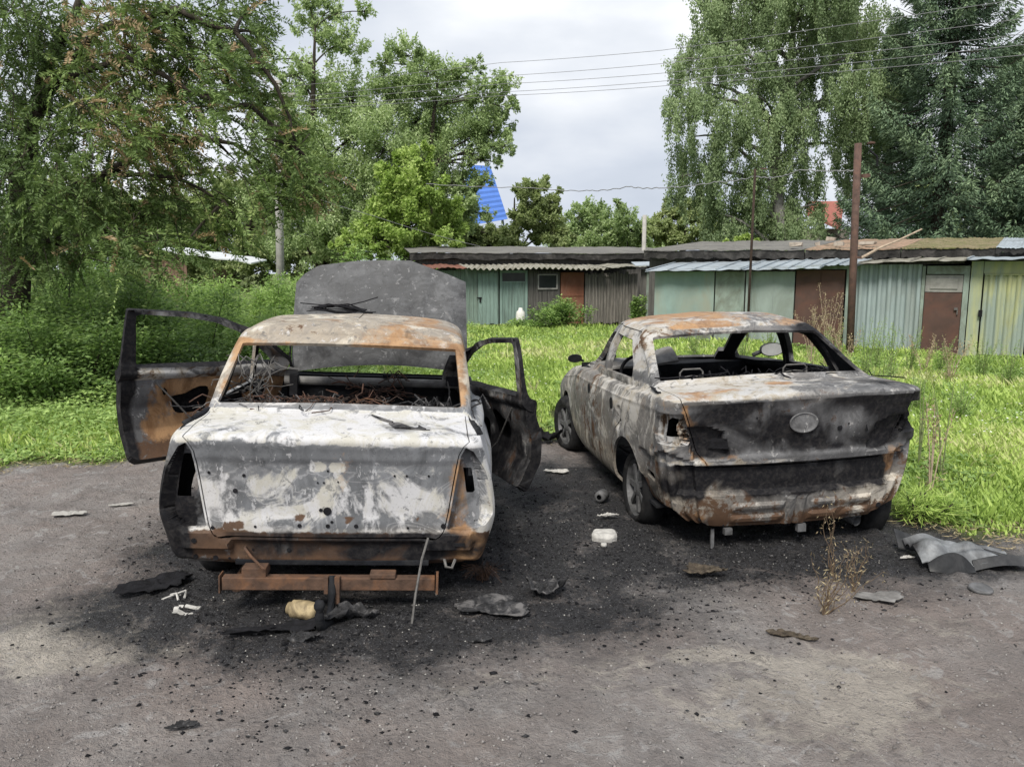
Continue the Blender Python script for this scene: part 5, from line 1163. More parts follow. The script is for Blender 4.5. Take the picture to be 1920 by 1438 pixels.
def seat(x0, y0, parent, h=.84, wd=.4, mat='burnt_wire'):
    e_ = bpy.data.objects.new('seat_frame', None); C.objects.link(e_); e_.parent = parent; e_.location = (x0, y0, .28)
    mb = MB(); hw = wd/2
    mb.tube([(-hw, .4, 0), (-hw, -.05, .02), (-hw, -.1, .1), (-hw+.02, -.22, h-.35), (-hw+.06, -.25, h-.28), (hw-.06, -.25, h-.28), (hw-.02, -.22, h-.35), (hw, -.1, .1), (hw, -.05, .02), (hw, .4, 0), (-hw, .4, 0)], .013, 6); mb.build('frame', M[mat], e_)
    mb = MB()
    for k in range(5): z_ = .14+k*.075; mb.tube([(-hw, -.1-k*.025, z_), (-hw*.3, -.09-k*.025, z_+.02), (hw*.3, -.09-k*.025, z_-.02), (hw, -.1-k*.025, z_)], .004, 4)
    for k in range(6): mb.tube([(-hw, 0+k*.065, .02), (0, k*.065, -.01), (hw, k*.065, .02)], .004, 4)
    mb.build('springs', M[mat], e_)
    return e_
seat(-.36, 1.75, carL); seat(.38, 1.75, carL)
def tangle(n, cx, cy, cz, sx, sy, sz, r, seed, nm, mat, parent, up=.12):
    q = np.random.RandomState(seed); mb = MB()
    for i in range(n):
        p = np.array([cx+q.normal(0, 1)*sx, cy+q.normal(0, 1)*sy, cz+abs(q.normal(0, sz))]); d = unit(q.normal(0, 1, (1, 3)))[0]*np.array([1, .6, .35]); P = []
        for k in range(8):
            P.append(Vector(p)); d = d + q.normal(0, .45, 3)*np.array([1, 1, .6]); d = d/np.linalg.norm(d); p = p + d*q.uniform(.03, .07); p[2] = max(p[2], cz-.03)
            if p[2] > cz+up: d[2] = -abs(d[2])
        mb.tube(P, q.uniform(r*.5, r), 4)
    return mb.build(nm, M[mat], parent)
tangle(120, -.26, 0.74, .90, .20, .07, .022, .0045, 4, 'wire_tangle', 'burnt_wire', carL, .07)
tangle(70, -.3, 0.72, .90, .22, .06, .02, .004, 44, 'wire_tangle', 'ashy_black', carL, .06)
tangle(16, .05, 0.70, .90, .12, .05, .02, .0045, 14, 'wire_tangle', 'rusty_steel', carL, .06)
tangle(24, -.55, 0.82, .95, .05, .07, .09, .0045, 5, 'wire_tangle', 'grey_wire', carL, .22)
tangle(30, .55, 0.72, .91, .09, .06, .02, .007, 6, 'wire_tangle', 'ashy_black', carL, .05)
tangle(30, .02, 2.55, .76, .10, .05, .05, .006, 7, 'wire_tangle', 'burnt_wire', carL, .15)
mb = MB(); mb.tube([(.33, 1.5, .45), (.33, 1.5, .82), (.37, 1.5, .85), (.58, 1.5, .85), (.62, 1.5, .82), (.62, 1.5, .45)], .008, 6); mb.tube([(.58, 2.5, .5), (.60, 2.48, .8), (.58, 2.46, .88)], .007, 5); mb.build('headrest_loop', M['grey_wire'], carL)
# rear beam, tow bar
mb = MB()
for (z0_, z1_, y_, d_) in ((.30, .335, .075, .03), (.235, .27, .06, .03)): mb.box((.02, y_+.02, (z0_+z1_)/2-.02), (.98, d_, z1_-z0_-.006))
mb.build('rear_crossmember', M['charred_interior'], carL, bevel=.006)
holes([(-.66, .355, .014), (-.67, .255, .013), (-.57, .25, .014), (-.50, .25, .007), (.70, .235, .008), (-.38, .30, .006), (-.2, .30, .012), (.25, .30, .008), (.5, .26, .007)], 'bolt_holes', carL, surf_y(body, hi=.4))
mb = MB(); c = surf_y(body, hi=.4)(.665, .345); mb.box((c.x, c.y-.004, c.z), (.055, .006, .018)); mb.build('slot', M['charcoal'], carL)
tb = bpy.data.objects.new('tow_bar', None); C.objects.link(tb); tb.parent = carL; tb.location = (0, -.02, 0)
mb = MB(); mb.box((.015, .02, .155), (1.06, .055, .066)); mb.box((-.36, .05, .21), (.12, .1, .05)); mb.box((.28, .02, .20), (.13, .07, .025)); mb.build('crossbar', M['rusty_steel'], tb, bevel=.005)
mb = MB(); mb.box((-.525, .02, .155), (.006, .07, .09)); mb.box((.556, .02, .155), (.012, .075, .095)); split_build(mb, 'end_plate', M['rusty_steel'], tb)
mb = MB(); mb.tube([(.03, .0, .20), (.03, -.03, .12), (.03, -.05, .03), (.03, -.12, .005), (.005, -.20, .02), (.0, -.215, .07), (.0, -.215, .10)], [.018, .02, .022, .024, .024, .02, .015], 10); mb.lathe([(0, .165), (.018, .16), (.027, .14), (.026, .125), (.016, .108), (.018, .10), (.022, .09), (.022, .07)], (0, -.215, .0), 18); mb.build('tow_ball', M['charred_interior'], tb, smooth=True)
mb = MB(); mb.box((-.0, -.012, .155), (.02, .03, .085)); mb.box((.055, -.012, .13), (.025, .03, .14)); split_build(mb, 'bracket', M['rusty_steel'], tb)
mb = MB(); mb.tube([(.59, .02, .27), (.6, -.01, .24), (.63, -.01, .235), (.645, .02, .27)], .008, 6); mb.build('tow_eye', M['grey_wire'], carL)
mb = MB(); mb.tube([(-.43, .12, .30), (-.40, -.02, .33), (-.36, -.06, .30), (-.30, -.07, .245)], .007, 7); mb.build('bent_rod', M['rusty_steel'], carL)
mb = MB(); mb.tube([(-.46, .5, .13), (-.48, .12, .085)], .032, 12, False); mb.build('exhaust_pipe', M['rusty_steel'], carL)
wheel(carL, (-.72, .86, .20)); wheel(carL, (.73, .86, .22)); wheel(carL, (-.70, 3.32, .2)); wheel(carL, (.70, 3.32, .2))
mb = MB(); mb.box((0, .6, .26), (1.3, .9, .04)); mb.tube([(-.66, .86, .2), (.66, .86, .2)], .04, 8); mb.box((0, 3.5, .3), (1.1, 1.0, .1)); mb.box((0, 3.5, .5), (.7, .55, .3), jit=.04); mb.build('underbody', M['charred_interior'], carL)
# torn fender skin at the right rear arch
def torn(u, v_): 
    z_ = .50-.25*v_; wd = (.115*(1-v_)+.012); return Vector((.835-.03*v_+.015*sin(v_*7), .42+.03*v_+wd*(u-.2)*1.0, z_))
mb = MB(); mb.sheet(5, 10, torn, .004, (1, 0, 0)); o = mk('torn_fender_edge', mb.V, mb.F, M['burnt_light'], carL, smooth=True, attrs={'burn': np.tile([0., .95, 0, 0], (len(mb.V), 1))})

def resize(root, sx, sy, sz):
    Sm = Matrix.Diagonal((sx, sy, sz, 1)); done = set()
    for ch in [c for c in bpy.data.objects if c.parent == root]:
        ch.location = (ch.location.x*sx, ch.location.y*sy, ch.location.z*sz)
        if ch in (DL, DR) or ch.type != 'MESH': continue
        for m_ in [ch]+[c for c in bpy.data.objects if c.parent == ch]:
            if m_.data and m_.data.name not in done: m_.data.transform(Sm); done.add(m_.data.name)
resize(carL, 1, .87, 1.02)
DL.scale = (1.0, 1.02, 1.07); DR.scale = (1, 1.0, 1.05)
# ================================================================== RIGHT CAR
carR = empty('burnt_sedan', 'burnt-out grey and rusty sedan with closed doors and blackened trunk', 'car', (1.79, 4.55, 0), R(8.2))
carR.rotation_euler = (0, R(-1.7), R(8.2))
RR = [
 dict(rear=(.12, .10, .70, .14), front=(4.30, .2, .70, .2), wm=.80, z=Z((0, .15), (.6, .20), (.9, .19), (3.2, .19), (4, .22))),
 dict(rear=(.09, .10, .78, .16), front=(4.36, .25, .74, .25), wm=.855, z=Z((0, .22), (.6, .26), (.9, .26), (3.2, .26), (4, .28))),
 dict(rear=(.05, .11, .82, .18), front=(4.40, .28, .78, .25), wm=.878, z=Z((0, .36), (4, .38))),
 dict(rear=(.03, .11, .845, .18), front=(4.40, .28, .80, .25), wm=.888, z=Z((0, .52), (1, .54), (4, .48))),
 dict(rear=(.03, .11, .855, .18), front=(4.38, .28, .80, .25), wm=.89, z=Z((0, .66), (1, .68), (2.8, .64), (4, .58))),
 dict(rear=(.0, .11, .85, .18), front=(4.34, .28, .79, .25), wm=.885, z=Z((0, .80), (1, .81), (2.8, .76), (4, .64))),
 dict(rear=(-.02, .11, .845, .18), front=(4.28, .28, .77, .25), wm=.865, z=Z((0, .92), (.5, .905), (1, .875), (2.8, .84), (4, .69))),
 dict(rear=(-.045, .11, .835, .18), front=(4.22, .28, .76, .25), wm=.845, z=Z((0, .975), (.4, .965), (.9, .915), (2.8, .875), (4, .71)), crown=.02),
 dict(rear=(.0, .11, .822, .18), front=(4.15, .26, .73, .25), wm=.832, z=Z((0, .995), (.4, .985), (.9, .935), (2.8, .895), (3.5, .82), (4, .74)), crown=.022),
 dict(rear=(.50, .06, .765, .14), front=(3.20, .16, .70, .14), wm=.785, z=Z((.4, 1.02), (.7, 1.0), (1, .955), (2.8, .915), (3.2, .905)), crown=.018),
 dict(rear=(.545, .06, .752, .14), front=(3.12, .16, .69, .14), wm=.79, z=Z((.4, 1.035), (.75, 1.02), (1.1, .975), (2.8, .93), (3.2, .92)), crown=.016),
 dict(rear=(1.16, .05, .655, .12), front=(2.46, .12, .60, .14), wm=.67, z=Z((1.1, 1.30), (1.8, 1.325), (2.5, 1.275)), crown=.03),
 dict(rear=(1.23, .05, .61, .12), front=(2.38, .10, .56, .14), wm=.625, z=Z((1.1, 1.33), (1.8, 1.36), (2.5, 1.315)), crown=.03),
 dict(rear=(1.36, .03, .42, .12), front=(2.28, .06, .42, .12), wm=.45, z=Z((1.1, 1.365), (1.8, 1.395), (2.5, 1.35)), crown=.012),
 dict(rear=(1.62, .0, .004, .02), front=(2.1, .0, .004, .02), wm=.004, z=Z((1.5, 1.40), (1.9, 1.41), (2.2, 1.402))),
]
def lidlimR(v): return np.interp(v, [3, 3.6, 4, 5, 6, 7, 9.05], [.55, .60, .64, .69, .73, .76, .75])
def dispR(x, y, z, v, arc):
    ax = abs(x); aa = abs(arc); rear = (y < .7) & (v < 8.5); d = 0*x
    # lid: lamp islands sunk, rib above the bottom edge, spoiler lip
    isl = sstep(0, .012, poly_sdf(ax, z, [(.44, .615), (.66, .60), (.74, .83), (.60, .83), (.50, .79)]))
    d = d - np.where(rear & (y < .3), .042*isl, 0)
    d = d + np.where(rear & (z > .57) & (z < .70) & (y < .25), .012*np.exp(-((z-.62)/.02)**2)*sstep(.62, .5, ax), 0)
    # below the lid: panel stepped in, lower valance out with pressed ribs
    st = sstep(.58, .56, z)*sstep(.375, .395, z)*sstep(.80, .76, aa); d = d - np.where(rear, .055*st, 0)
    # bare corner structure under the quarter panel
    co = sstep(0, .01, poly_sdf(aa, z, [(.66, .10), (.66, .60), (.86, .67), (1.05, .60), (1.16, .60), (1.30, .62), (1.36, .40), (1.36, .10)])); d = d - np.where(v < 5, .03*co, 0)
    for (a0, a1) in ((-.42, -.08), (.10, .28), (.33, .52)):
        for zz in (.215, .30): 
            d = d + np.where(rear & (v < 3), .018*sstep(0, .012, poly_sdf(x, z, [(a0, zz-.03), (a1, zz-.03), (a1, zz+.024), (a0, zz+.024)])), 0)
    d = d + np.where(rear & (v < 3), .02*sstep(0, .015, poly_sdf(ax, z, [(-.01+.02, .15), (.07, .15), (.07, .36), (.01, .36)])), 0)
    for (c0, z0_) in ((.60, .22),): d = d + np.where(rear & (v < 3), .012*sstep(.05, .035, np.hypot(ax-c0, z-z0_)), 0)
    # vertical flutes of the corner structure, fuel filler dimple
    d = d + np.where((v < 4) & (aa > .72) & (aa < 1.1) & (y < .6), .010*sin_(aa*2*pi/.115), 0)
    d = d - .02*sstep(.075, .055, np.hypot((y-1.12)*1.0, (z-.72)*.75))*(x < -.6)
    # crease along the shoulder
    d = d + .006*np.exp(-((v-6.0)/.18)**2)*(ax > .6)
    d = d - .01*np.exp(-((v-11.4)/.12)**2)*(y < 1.5)*(ax < .55)
    return d
def sin_(a): return np.clip(np.sin(a)*2, -1, 1)
S1 = make_shell(RR, [3, 8, 10, 10, 10, 9, 5, 5, 16, 3, 18, 5, 6, 8], disp=dispR, warp=.003, rear_sub=12)
def burnR(x, y, z):
    ax = abs(x); n = .22*fbm(x*3+9, y*3, z*3, 3); rear = sstep(.40, .25, y)*(z < .97); side = (ax > .6)*(y > .3)*(z < 1.0)*1.0; top = sstep(.97, .995, z)
    deck = top*(z < 1.06)*(y < .62); green = sstep(1.03, 1.08, z); roof = sstep(1.32, 1.345, z); lf = sstep(.3, -.3, x)
    ash = .10+side*(x < 0)*(.22+.35*blob(y, z, .85, .85, .3, .2)+.25*blob(y, z, 3.2, .7, .4, .4))+deck*(.52*lf+.2)+green*(1-roof)*.42*lf+roof*(.42+.15*lf)
    ash = ash+rear*(-.05-.2*(z > .62)*(ax < .7)+.35*blob(x, z, -.8, .8, .1, .1)+.42*blob(x, z, .33, .84, .12, .1)+.3*blob(x, z, .0, .78, .09, .06)+.55*np.exp(-((z-.585)/.022)**2)*sstep(.1, -.1, x)*.9)
    isl = rear*sstep(0, .012, poly_sdf(ax, z, [(.44, .615), (.66, .60), (.74, .83), (.60, .83), (.50, .79)]))
    valance = rear*sstep(.42, .37, z)+(z < .40)*(y < .6)*.3; ash = ash+valance*(.16+.25*sstep(.0, .6, x))
    ash = ash+rear*.35*sstep(.6, .7, ax)*sstep(.5, .3, z)*(x > 0)
    seam = rear*np.exp(-((ax-lidlimR(np.interp(z, [.52, .66, .8, .92], [3, 4, 5, 6])))/.02)**2)*(z > .56)*(x < 0)
    rust = .05+.6*seam+deck*(.55*blob(x, y, -.42, .2, .24, .14)+.5*blob(x, y, -.02, .32, .16, .09)+.3*blob(x, y, -.68, .1, .12, .2))+roof*(.35+.4*blob(x, y, -.15, 1.7, .28, .5)+.3*blob(x, y, -.45, 1.9, .1, .5))
    rust = rust+rear*(.55*blob(x, z, -.66, .72, .035, .14)+.5*blob(x, z, -.45, .63, .08, .03)+.4*blob(x, z, -.2, .6, .12, .02)+.7*blob(x, z, .68, .5, .1, .13)+.35*blob(x, z, .2, .2, .3, .05)+.45*blob(x, z, -.6, .23, .07, .06))
    rust = rust+side*(x < 0)*(.38*blob(y, z, 2.45, .72, .12, .3)+.38*blob(y, z, 1.55, .6, .12, .2)+.3*blob(y, z, .6, .45, .25, .15))
    brown = .18+side*(x < 0)*.34*blob(y, z, 2.0, .6, .5, .4)+(y < .7)*sstep(.6, .5, z)*(.25+.25*sstep(.3, .2, z))
    soot = rear*(sstep(.59, .56, z)*sstep(.30, .42, z)*1.0*sstep(.78, .55, x)*(.8+.5*fbm(x*4, z*6, 9, 3))+.74*sstep(.6, .66, z)*sstep(-.85, -.45, x)-.3*blob(x, z, .33, .84, .13, .1))  # soot; the band below the lid also paints in the shade of deep openings
    soot = soot+.75*sstep(.3, .5, x)*sstep(1.0, 1.08, z)*(1-roof*.75)+.35*deck*sstep(.2, .6, x)+(x > .5)*side*.3+.3*rear*blob(x, z, -.75, .32, .2, .14)+side*(x < 0)*(.3*blob(y, z, .5, .4, .3, .2)+.25*blob(y, z, 1.9, .3, 1.0, .12)+.2*blob(y, z, 1.2, .9, .2, .15))+.25*green*(1-roof)*lf*blob(y, z, 1.1, 1.2, .3, .1)
    soot = soot+.35*isl  # soot plus painted darkness standing in for the shade of deep lamp sockets
    pur = green*(1-roof)*lf*.3*blob(y, z, 1.25, 1.25, .2, .1); brown = brown+pur
    return np.clip(np.stack([rust+n*.8, ash+n*.7, soot+n*.3*(soot > .1), brown-n*.4], -1), 0, 1)
RDOOR = [(.99, 1.015), (1.12, 1.16), (1.32, 1.315), (1.905, 1.335), (1.93, .97), (1.93, .215), (1.47, .215), (1.42, .40), (1.22, .62), (1.06, .78)]
FDOOR = [(1.945, .215), (1.945, .97), (1.92, 1.335), (2.42, 1.31), (2.86, 1.06), (3.02, .95), (3.02, .215)]
RW = [(1.14, 1.02), (1.18, 1.09), (1.40, 1.255), (1.83, 1.275), (1.865, .985), (1.16, 1.0)]
FW = [(1.985, .975), (1.965, 1.275), (2.36, 1.25), (2.78, 1.0), (2.80, .955)]
def f_lidR(S):
    x, y, z, ax, v, arc = fl(S); return np.where(y < .7, np.minimum(np.minimum(lidlimR(v)-ax, (v-3.22)*.11), (9.0-v)*.35), -.05)
def f_rwR(S): x, y, z, ax, v, arc = fl(S); q = np.minimum(np.interp(v, [10, 11], [.72, .61])-ax, np.minimum((v-10.05)*.42, (10.92-v)*.42)); return np.where(y < 1.6, q, -.05)
def f_wsR(S): x, y, z, ax, v, arc = fl(S); return np.where(y > 2.2, np.minimum(np.interp(v, [10, 11], [.62, .56])-ax, np.minimum((v-10.06)*.42, (10.95-v)*.42)), -.05)
def f_hdR(S): x, y, z, ax, v, arc = fl(S); return np.where(y > 3.0, np.minimum(.68-ax, np.minimum((v-8.1)*.5, (9.3-v)*.5)), -.05)
body = S1
lidR = S1.trim(f_lidR(S1)-.003); body = body.trim(-f_lidR(body)-.003)
hoodR = S1.trim(f_hdR(S1)-.004); body = body.trim(-f_hdR(body)-.002)
body = body.trim(-f_rwR(body)); body = body.trim(-f_wsR(body)); xb = body.V; body = body.trim(np.where(xb[:, 1] < .5, xb[:, 2]-np.interp(xb[:, 0], [-.9, -.74, -.66, -.5, -.1, .45, .62, .76, .9], [.34, .27, .19, .165, .16, .15, .17, .26, .31]), 1))
body = body.trim(arch(body, .98, .24, .37)); body = body.trim(arch(body, 3.55, .24, .36))
body = body.trim(-f_side(body, RDOOR)-.0035); body = body.trim(-f_side(body, FDOOR)-.0035)
# tail lamp pocket wrapping the corner, fuel filler hole, bumper bracket hole
def f_tl(S):
    x, y, z, ax, v, arc = fl(S); P = [(.68, .715), (.74, .70), (.92, .71), (1.0, .76), (1.0, .86), (.94, .905), (.70, .91)]
    return np.where((y < .9), np.minimum(poly_sdf(abs(arc), z, P), ax-lidlimR(v)-.014), -.05)
tl = body.trim(f_tl(body)); body = body.trim(-f_tl(body)); tp = tl.offset(.055); tw_ = tl.band(tp); tw_.T = tw_.T[:, ::-1]
tp = tp.trim(-poly_sdf(abs(tp.A['arc']), tp.V[:, 2], [(.75, .755), (.92, .75), (.91, .85), (.86, .875), (.77, .87)]))
xb = body.V; body = body.trim(np.where(xb[:, 0] < -.6, np.hypot((xb[:, 1]-1.12)/.028, (xb[:, 2]-.72)/.055)-1, 1)*.03)
xb = body.V; body = body.trim(np.where((xb[:, 0] < -.6) & (xb[:, 2] < .55), -poly_sdf(xb[:, 1], xb[:, 2], [(.42, .40), (.60, .42), (.58, .47), (.43, .46)]), 1))
emit(body, 'body', [M['burnt_dark'], M['charred_interior']], carR, burnR, .02)
def burnTL(x, y, z): b = burnR(x, y, z); b[:, 1] = np.where(x < 0, .55, .2); b[:, 2] = np.where(x < 0, .22, .85); b[:, 3] += .2; return b
for sgn in (1, -1):
    j = join(tw_, tp); j.T = j.T[(j.V[j.T[:, 0], 0]*sgn) > 0]; u_ = np.unique(j.T); mp_ = -np.ones(len(j.V), int); mp_[u_] = np.arange(len(u_)); j = Shell(j.V[u_], {k: a[u_] for k, a in j.A.items()}, mp_[j.T])
    mono(j, 'lamp_housing', M['burnt_dark'], carR, burnTL)
lr = emit(lidR, 'trunk_lid', [M['burnt_dark'], M['charred_interior']], carR, burnR, .016)
emit(hoodR, 'hood', [M['burnt_dark'], M['charred_interior']], carR, burnR, .014)
fy = surf_y(lidR, hi=.4)
c = fy(0.0, .825)
mb = MB(); n = 28
V = []; 
for (k_, yy) in ((1.0, .002), (1.02, -.008), (.93, -.010), (.86, -.002), (.6, -.006), (.25, -.011)):
    for a in range(n): V.append(Vector((c.x+.092*k_*cos(2*pi*a/n), c.y+yy-.004, c.z+.062*k_*sin(2*pi*a/n))))
F = [(i*n+a, i*n+(a+1) % n, (i+1)*n+(a+1) % n, (i+1)*n+a) for i in range(5) for a in range(n)]+[tuple(5*n+a for a in range(n))]
o = mk('round_badge', V, F, M['burnt_dark'], lr, smooth=True, attrs={'burn': np.tile([0, .16, .2, .0], (len(V), 1))})
holes([(.245, .775, .018), (.30, .80, .006), (-.52, .86, .006), (-.30, .87, .007)], 'bolt_holes', lr, fy)
mb = MB()
for (x0, x1, z0_, z1_) in ((.42, .52, .74, .805), (-.57, -.46, .68, .745)):
    a = fy(x0, (z0_+z1_)/2).y; b_ = fy(x1, (z0_+z1_)/2).y; k_ = .02 if x0 > 0 else .0
    mb.add([(x0, a-.004, z0_), (x1, b_-.004, z0_), (x1-.01+k_, b_-.004, z1_), (x0+.01, a-.004, z1_)], [(0, 1, 2, 3)])
split_build(mb, 'lamp_hole_patch', M['charcoal'], lr)  # flat dark quads on the skin, painted in for the shade of open sockets
def f_rd(S): return f_side(S, RDOOR)-.0035
for nm, P, W_ in (('door', RDOOR, RW), ('door', FDOOR, FW)):
    for sgn in (-1, 1):
        d = S1.trim(f_side(S1, P)-.0035); d = d.trim(d.V[:, 0]*sgn); d = d.trim(arch(d, .98, .24, .375)); d = d.trim(-f_side(d, W_))
        o = emit(d, nm, [M['burnt_dark'], M['charred_interior']], carR, burnR, .04)
        if sgn < 0:
            yh = 1.33 if P is RDOOR else 2.13
            sl = d.V; i = np.argmin((sl[:, 1]-yh)**2+(sl[:, 2]-.80)**2); p = sl[i]
            mb = MB(); mb.lathe([(.03, 0), (.026, -.004), (0, -.005)], (0, 0, 0), 12, 'X'); mb.V = [Vector((p[0]-.002+v_.x, p[1]+v_.y*1.5+.006*sin(v_.z*200), p[2]+v_.z*1.6)) for v_ in mb.V]; mb.build('handle_hole', M['charcoal'], o)
# interior
mb = MB(); mb.box((0, 2.0, .22), (1.56, 3.0, .02)); mb.box((0, 3.08, .58), (1.5, .03, .68)); mb.box((0, .78, .70), (1.3, .05, .62), rx=R(-16)); mb.box((0, .62, 1.0), (1.36, .26, .02)); mb.box((0, 2.05, .34), (.24, 1.7, .2)); mb.box((0, 2.85, .84), (1.46, .34, .16), jit=.02)
mb.box((0, .7, .26), (1.3, .7, .02)); mb.build('cabin_floor', M['charred_interior'], carR)
def loop(x0, y0, z0_, w_, h_, parent, nm='headrest_loop', rz=0):
    mb = MB(); mb.tube([(x0-w_/2, y0, z0_-.12), (x0-w_/2, y0, z0_+h_-.02), (x0-w_/2+.02, y0, z0_+h_), (x0+w_/2-.02, y0, z0_+h_), (x0+w_/2, y0, z0_+h_-.02), (x0+w_/2, y0, z0_-.12)], .0065, 6); mb.tube([(x0-w_/2, y0, z0_+.01), (x0, y0, z0_+.02), (x0+w_/2, y0, z0_+.01)], .004, 5); return mb.build(nm, M['grey_wire'], parent)
loop(-.47, .72, 1.03, .16, .065, carR); loop(.28, .74, 1.03, .17, .06, carR); loop(-.66, 1.0, 1.0, .04, .12, carR)
mb = MB(); mb.sheet(20, 6, lambda u, v_: Vector((-.70+.72*u, 2.55+.40*v_*1.0, .90+(.04+.10*u**1.3+.02*sin(u*8))*sin(pi*(.12+.55*v_)))), .02); mk_ = mb.build('dashboard_panel', M['grey_ash'], carR, smooth=True)
seat(-.38, 1.75, carR, .88, .44, 'charcoal'); seat(.38, 1.75, carR, .88, .44, 'charcoal')
tangle(50, .1, .70, 1.02, .3, .04, .012, .006, 9, 'wire_tangle', 'charcoal', carR, .03)
mb = MB(); mb.lathe([(.17, -.01), (.185, 0), (.17, .01), (.155, 0), (.17, -.01)], (0, 0, 0), 24, 'Y'); o = mb.build('steering_wheel', M['charcoal'], carR, smooth=True); o.location = (-.36, 2.45, .86); o.rotation_euler = (R(-25), 0, 0)
for sgn, mm in ((-1, 'black_plastic'), (1, 'silver_plastic')):
    mb = MB(); n = 20; V = []
    for (k_, yy) in ((.55, .05), (.9, .03), (1, 0), (1, -.02), (.93, -.025)):
        for a in range(n): V.append((.115*k_*cos(2*pi*a/n)+.01, yy, .062*k_*np.sign(sin(2*pi*a/n))*abs(sin(2*pi*a/n))**.8))
    mb.add(V, [(i*n+a, i*n+(a+1) % n, (i+1)*n+(a+1) % n, (i+1)*n+a) for i in range(4) for a in range(n)]+[tuple(range(n-1, -1, -1))])
    mb.tube([(-sgn*.16, .03, -.05), (-sgn*.06, .02, -.01)], .02, 8)
    o = mb.build('wing_mirror', M['black_plastic'], carR, smooth=True); o.location = (sgn*(.95 if sgn > 0 else .89), 2.72, 1.0); o.scale = (.55, .7, .6) if sgn < 0 else (1, 1, 1)
    mb = MB(); mb.add([(v_[0]*.98, -.0225, v_[2]*.98) for v_ in V[-n:]], [tuple(range(n-1, -1, -1))]); mb.build('mirror_glass', M['mirror_grey' if sgn > 0 else 'charcoal'], o)
wheel(carR, (-.735, .98, .235), side=-1, rad=.275, rim_r=.2, lean=R(3)); wheel(carR, (.72, .62, .16), rad=.29, lean=R(5)); wheel(carR, (-.78, 3.55, .26), side=-1, steer=R(8)); wheel(carR, (.78, 3.55, .26))
mb = MB(); mb.box((0, .75, .26), (1.25, .6, .05)); mb.tube([(-.7, .98, .24), (.7, .9, .24)], .04, 8); mb.box((0, 3.7, .35), (1.2, 1.0, .25), jit=.04); mb.box((-.2, .6, .17), (.5, .3, .1)); mb.build('underbody', M['charred_interior'], carR)
mb = MB(); mb.tube([(.30, .95, .20), (.42, .5, .15), (.50, .22, .10)], .034, 14, False); mb.build('exhaust_pipe', M['steel_rim'], carR, smooth=True)
mb = MB(); mb.box((.06, .12, .125), (.055, .04, .05)); mb.box((-.42, .14, .13), (.05, .04, .04)); mb.box((-.5, .2, .07), (.02, .02, .13)); split_build(mb, 'bracket', M['steel_rim'], carR)
holes([(-.60, .225, .017), (.585, .235, .018), (.20, .44, .02), (.43, .42, .008), (-.45, .17, .006)], 'bolt_holes', carR, surf_y(body, hi=.4))

resize(carR, 1, .85, 1)
# ------------------------------------------------------------------ loose things on the ground and on the cars
def flake(name, label, px_, py_, w, d, h, mat, cat='debris', rz=0, seed=0, hole=.0, curl=.5, group=None, n=22):
    q = np.random.RandomState(seed); p = gnd(px_, py_); ph = q.uniform(0, 6, 6)
    def edge(a): return 1+.18*sin(2*a+ph[0])+.12*sin(3*a+ph[1])+.08*sin(7*a+ph[2])+.05*sin(13*a+ph[3])
    V = []; m = 7
    for i in range(m+1):
        for k in range(n*2):
            a = pi*k/n; r = i/m*edge(a); V.append((w/2*r*cos(a), d/2*r*sin(a), .006+h*(curl*(i/m)**3*(.6+.4*sin(2*a+ph[4])) + (.35*vnoise(5*r*cos(a)+seed, 5*r*sin(a), seed)+.45*abs(float(vnoise(9*r*cos(a)+seed, 11*r*sin(a), seed+3))))*(1-.3*i/m)+.3)))
    N_ = n*2; F = [(i*N_+k, i*N_+(k+1) % N_, (i+1)*N_+(k+1) % N_, (i+1)*N_+k) for i in range(m) for k in range(N_)]
    o = mk(name, [Vector((v[0], v[1], float(v[2]))) for v in V], F, M[mat], None, smooth=True); sm = o.modifiers.new('thickness', 'SOLIDIFY'); sm.thickness = .006
    o.location = (p.x, p.y, 0.004); o.rotation_euler = (0, 0, rz); tag(o, label, cat, group); return o
flake('charred_mat', 'large curled charred mat on the ground behind the left car', 925, 1148, .36, .22, .035, 'ashy_black', 'mat', .1, 3)
flake('charred_scrap', 'folded grey charred scrap at the right end of the charred mat', 1022, 1118, .22, .13, .07, 'ashy_black', 'scrap', -.2, 8, curl=.9)
flake('charred_scrap', 'small ragged burnt scrap in front of the charred mat', 895, 1207, .14, .05, .02, 'ashy_black', 'scrap', .1, 9)
flake('charred_strip', 'long black melted strip below the tow ball', 520, 1190, .42, .09, .04, 'charcoal', 'scrap', .22, 12)
flake('charred_scrap', 'bluish grey melted lump beside the black strip', 570, 1205, .16, .08, .035, 'ashy_black', 'scrap', -.1, 15)
flake('charred_scrap', 'crumpled black foil-like scrap right of the tow ball', 655, 1168, .22, .12, .06, 'ashy_black', 'scrap', .3, 17, curl=.9)
flake('charred_scrap', 'dark burnt sheet on the soot left of the tow bar', 295, 1105, .34, .22, .05, 'charcoal', 'scrap', .5, 19)
flake('charred_scrap', 'grey ash cake on the ground left of the left car', 130, 968, .22, .10, .02, 'concrete', 'scrap', .0, 21)
flake('charred_scrap', 'thin pale ash flake far left of the left car', 228, 950, .14, .06, .012, 'concrete', 'scrap', .3, 22)
flake('charred_scrap', 'flat grey ash scrap between the cars near the right car sill', 1045, 888, .2, .10, .02, 'ash_white', 'scrap', .1, 23)
flake('charred_scrap', 'black burnt lump by the right car front wheel', 1030, 832, .34, .2, .12, 'charcoal', 'scrap', .1, 25, curl=.9)
flake('charred_scrap', 'small white chip behind the white melted block', 1140, 973, .13, .05, .03, 'ash_white', 'scrap', .2, 26)
flake('clod', 'brown clod of dry leaves and earth behind the right car', 1320, 1078, .26, .11, .04, 'dry_leaf', 'clod', -.1, 29)
flake('clod', 'flat pale round patch of dry mud in front of the dead plant', 1650, 1125, .22, .14, .015, 'grey_ash', 'clod', .1, 31)
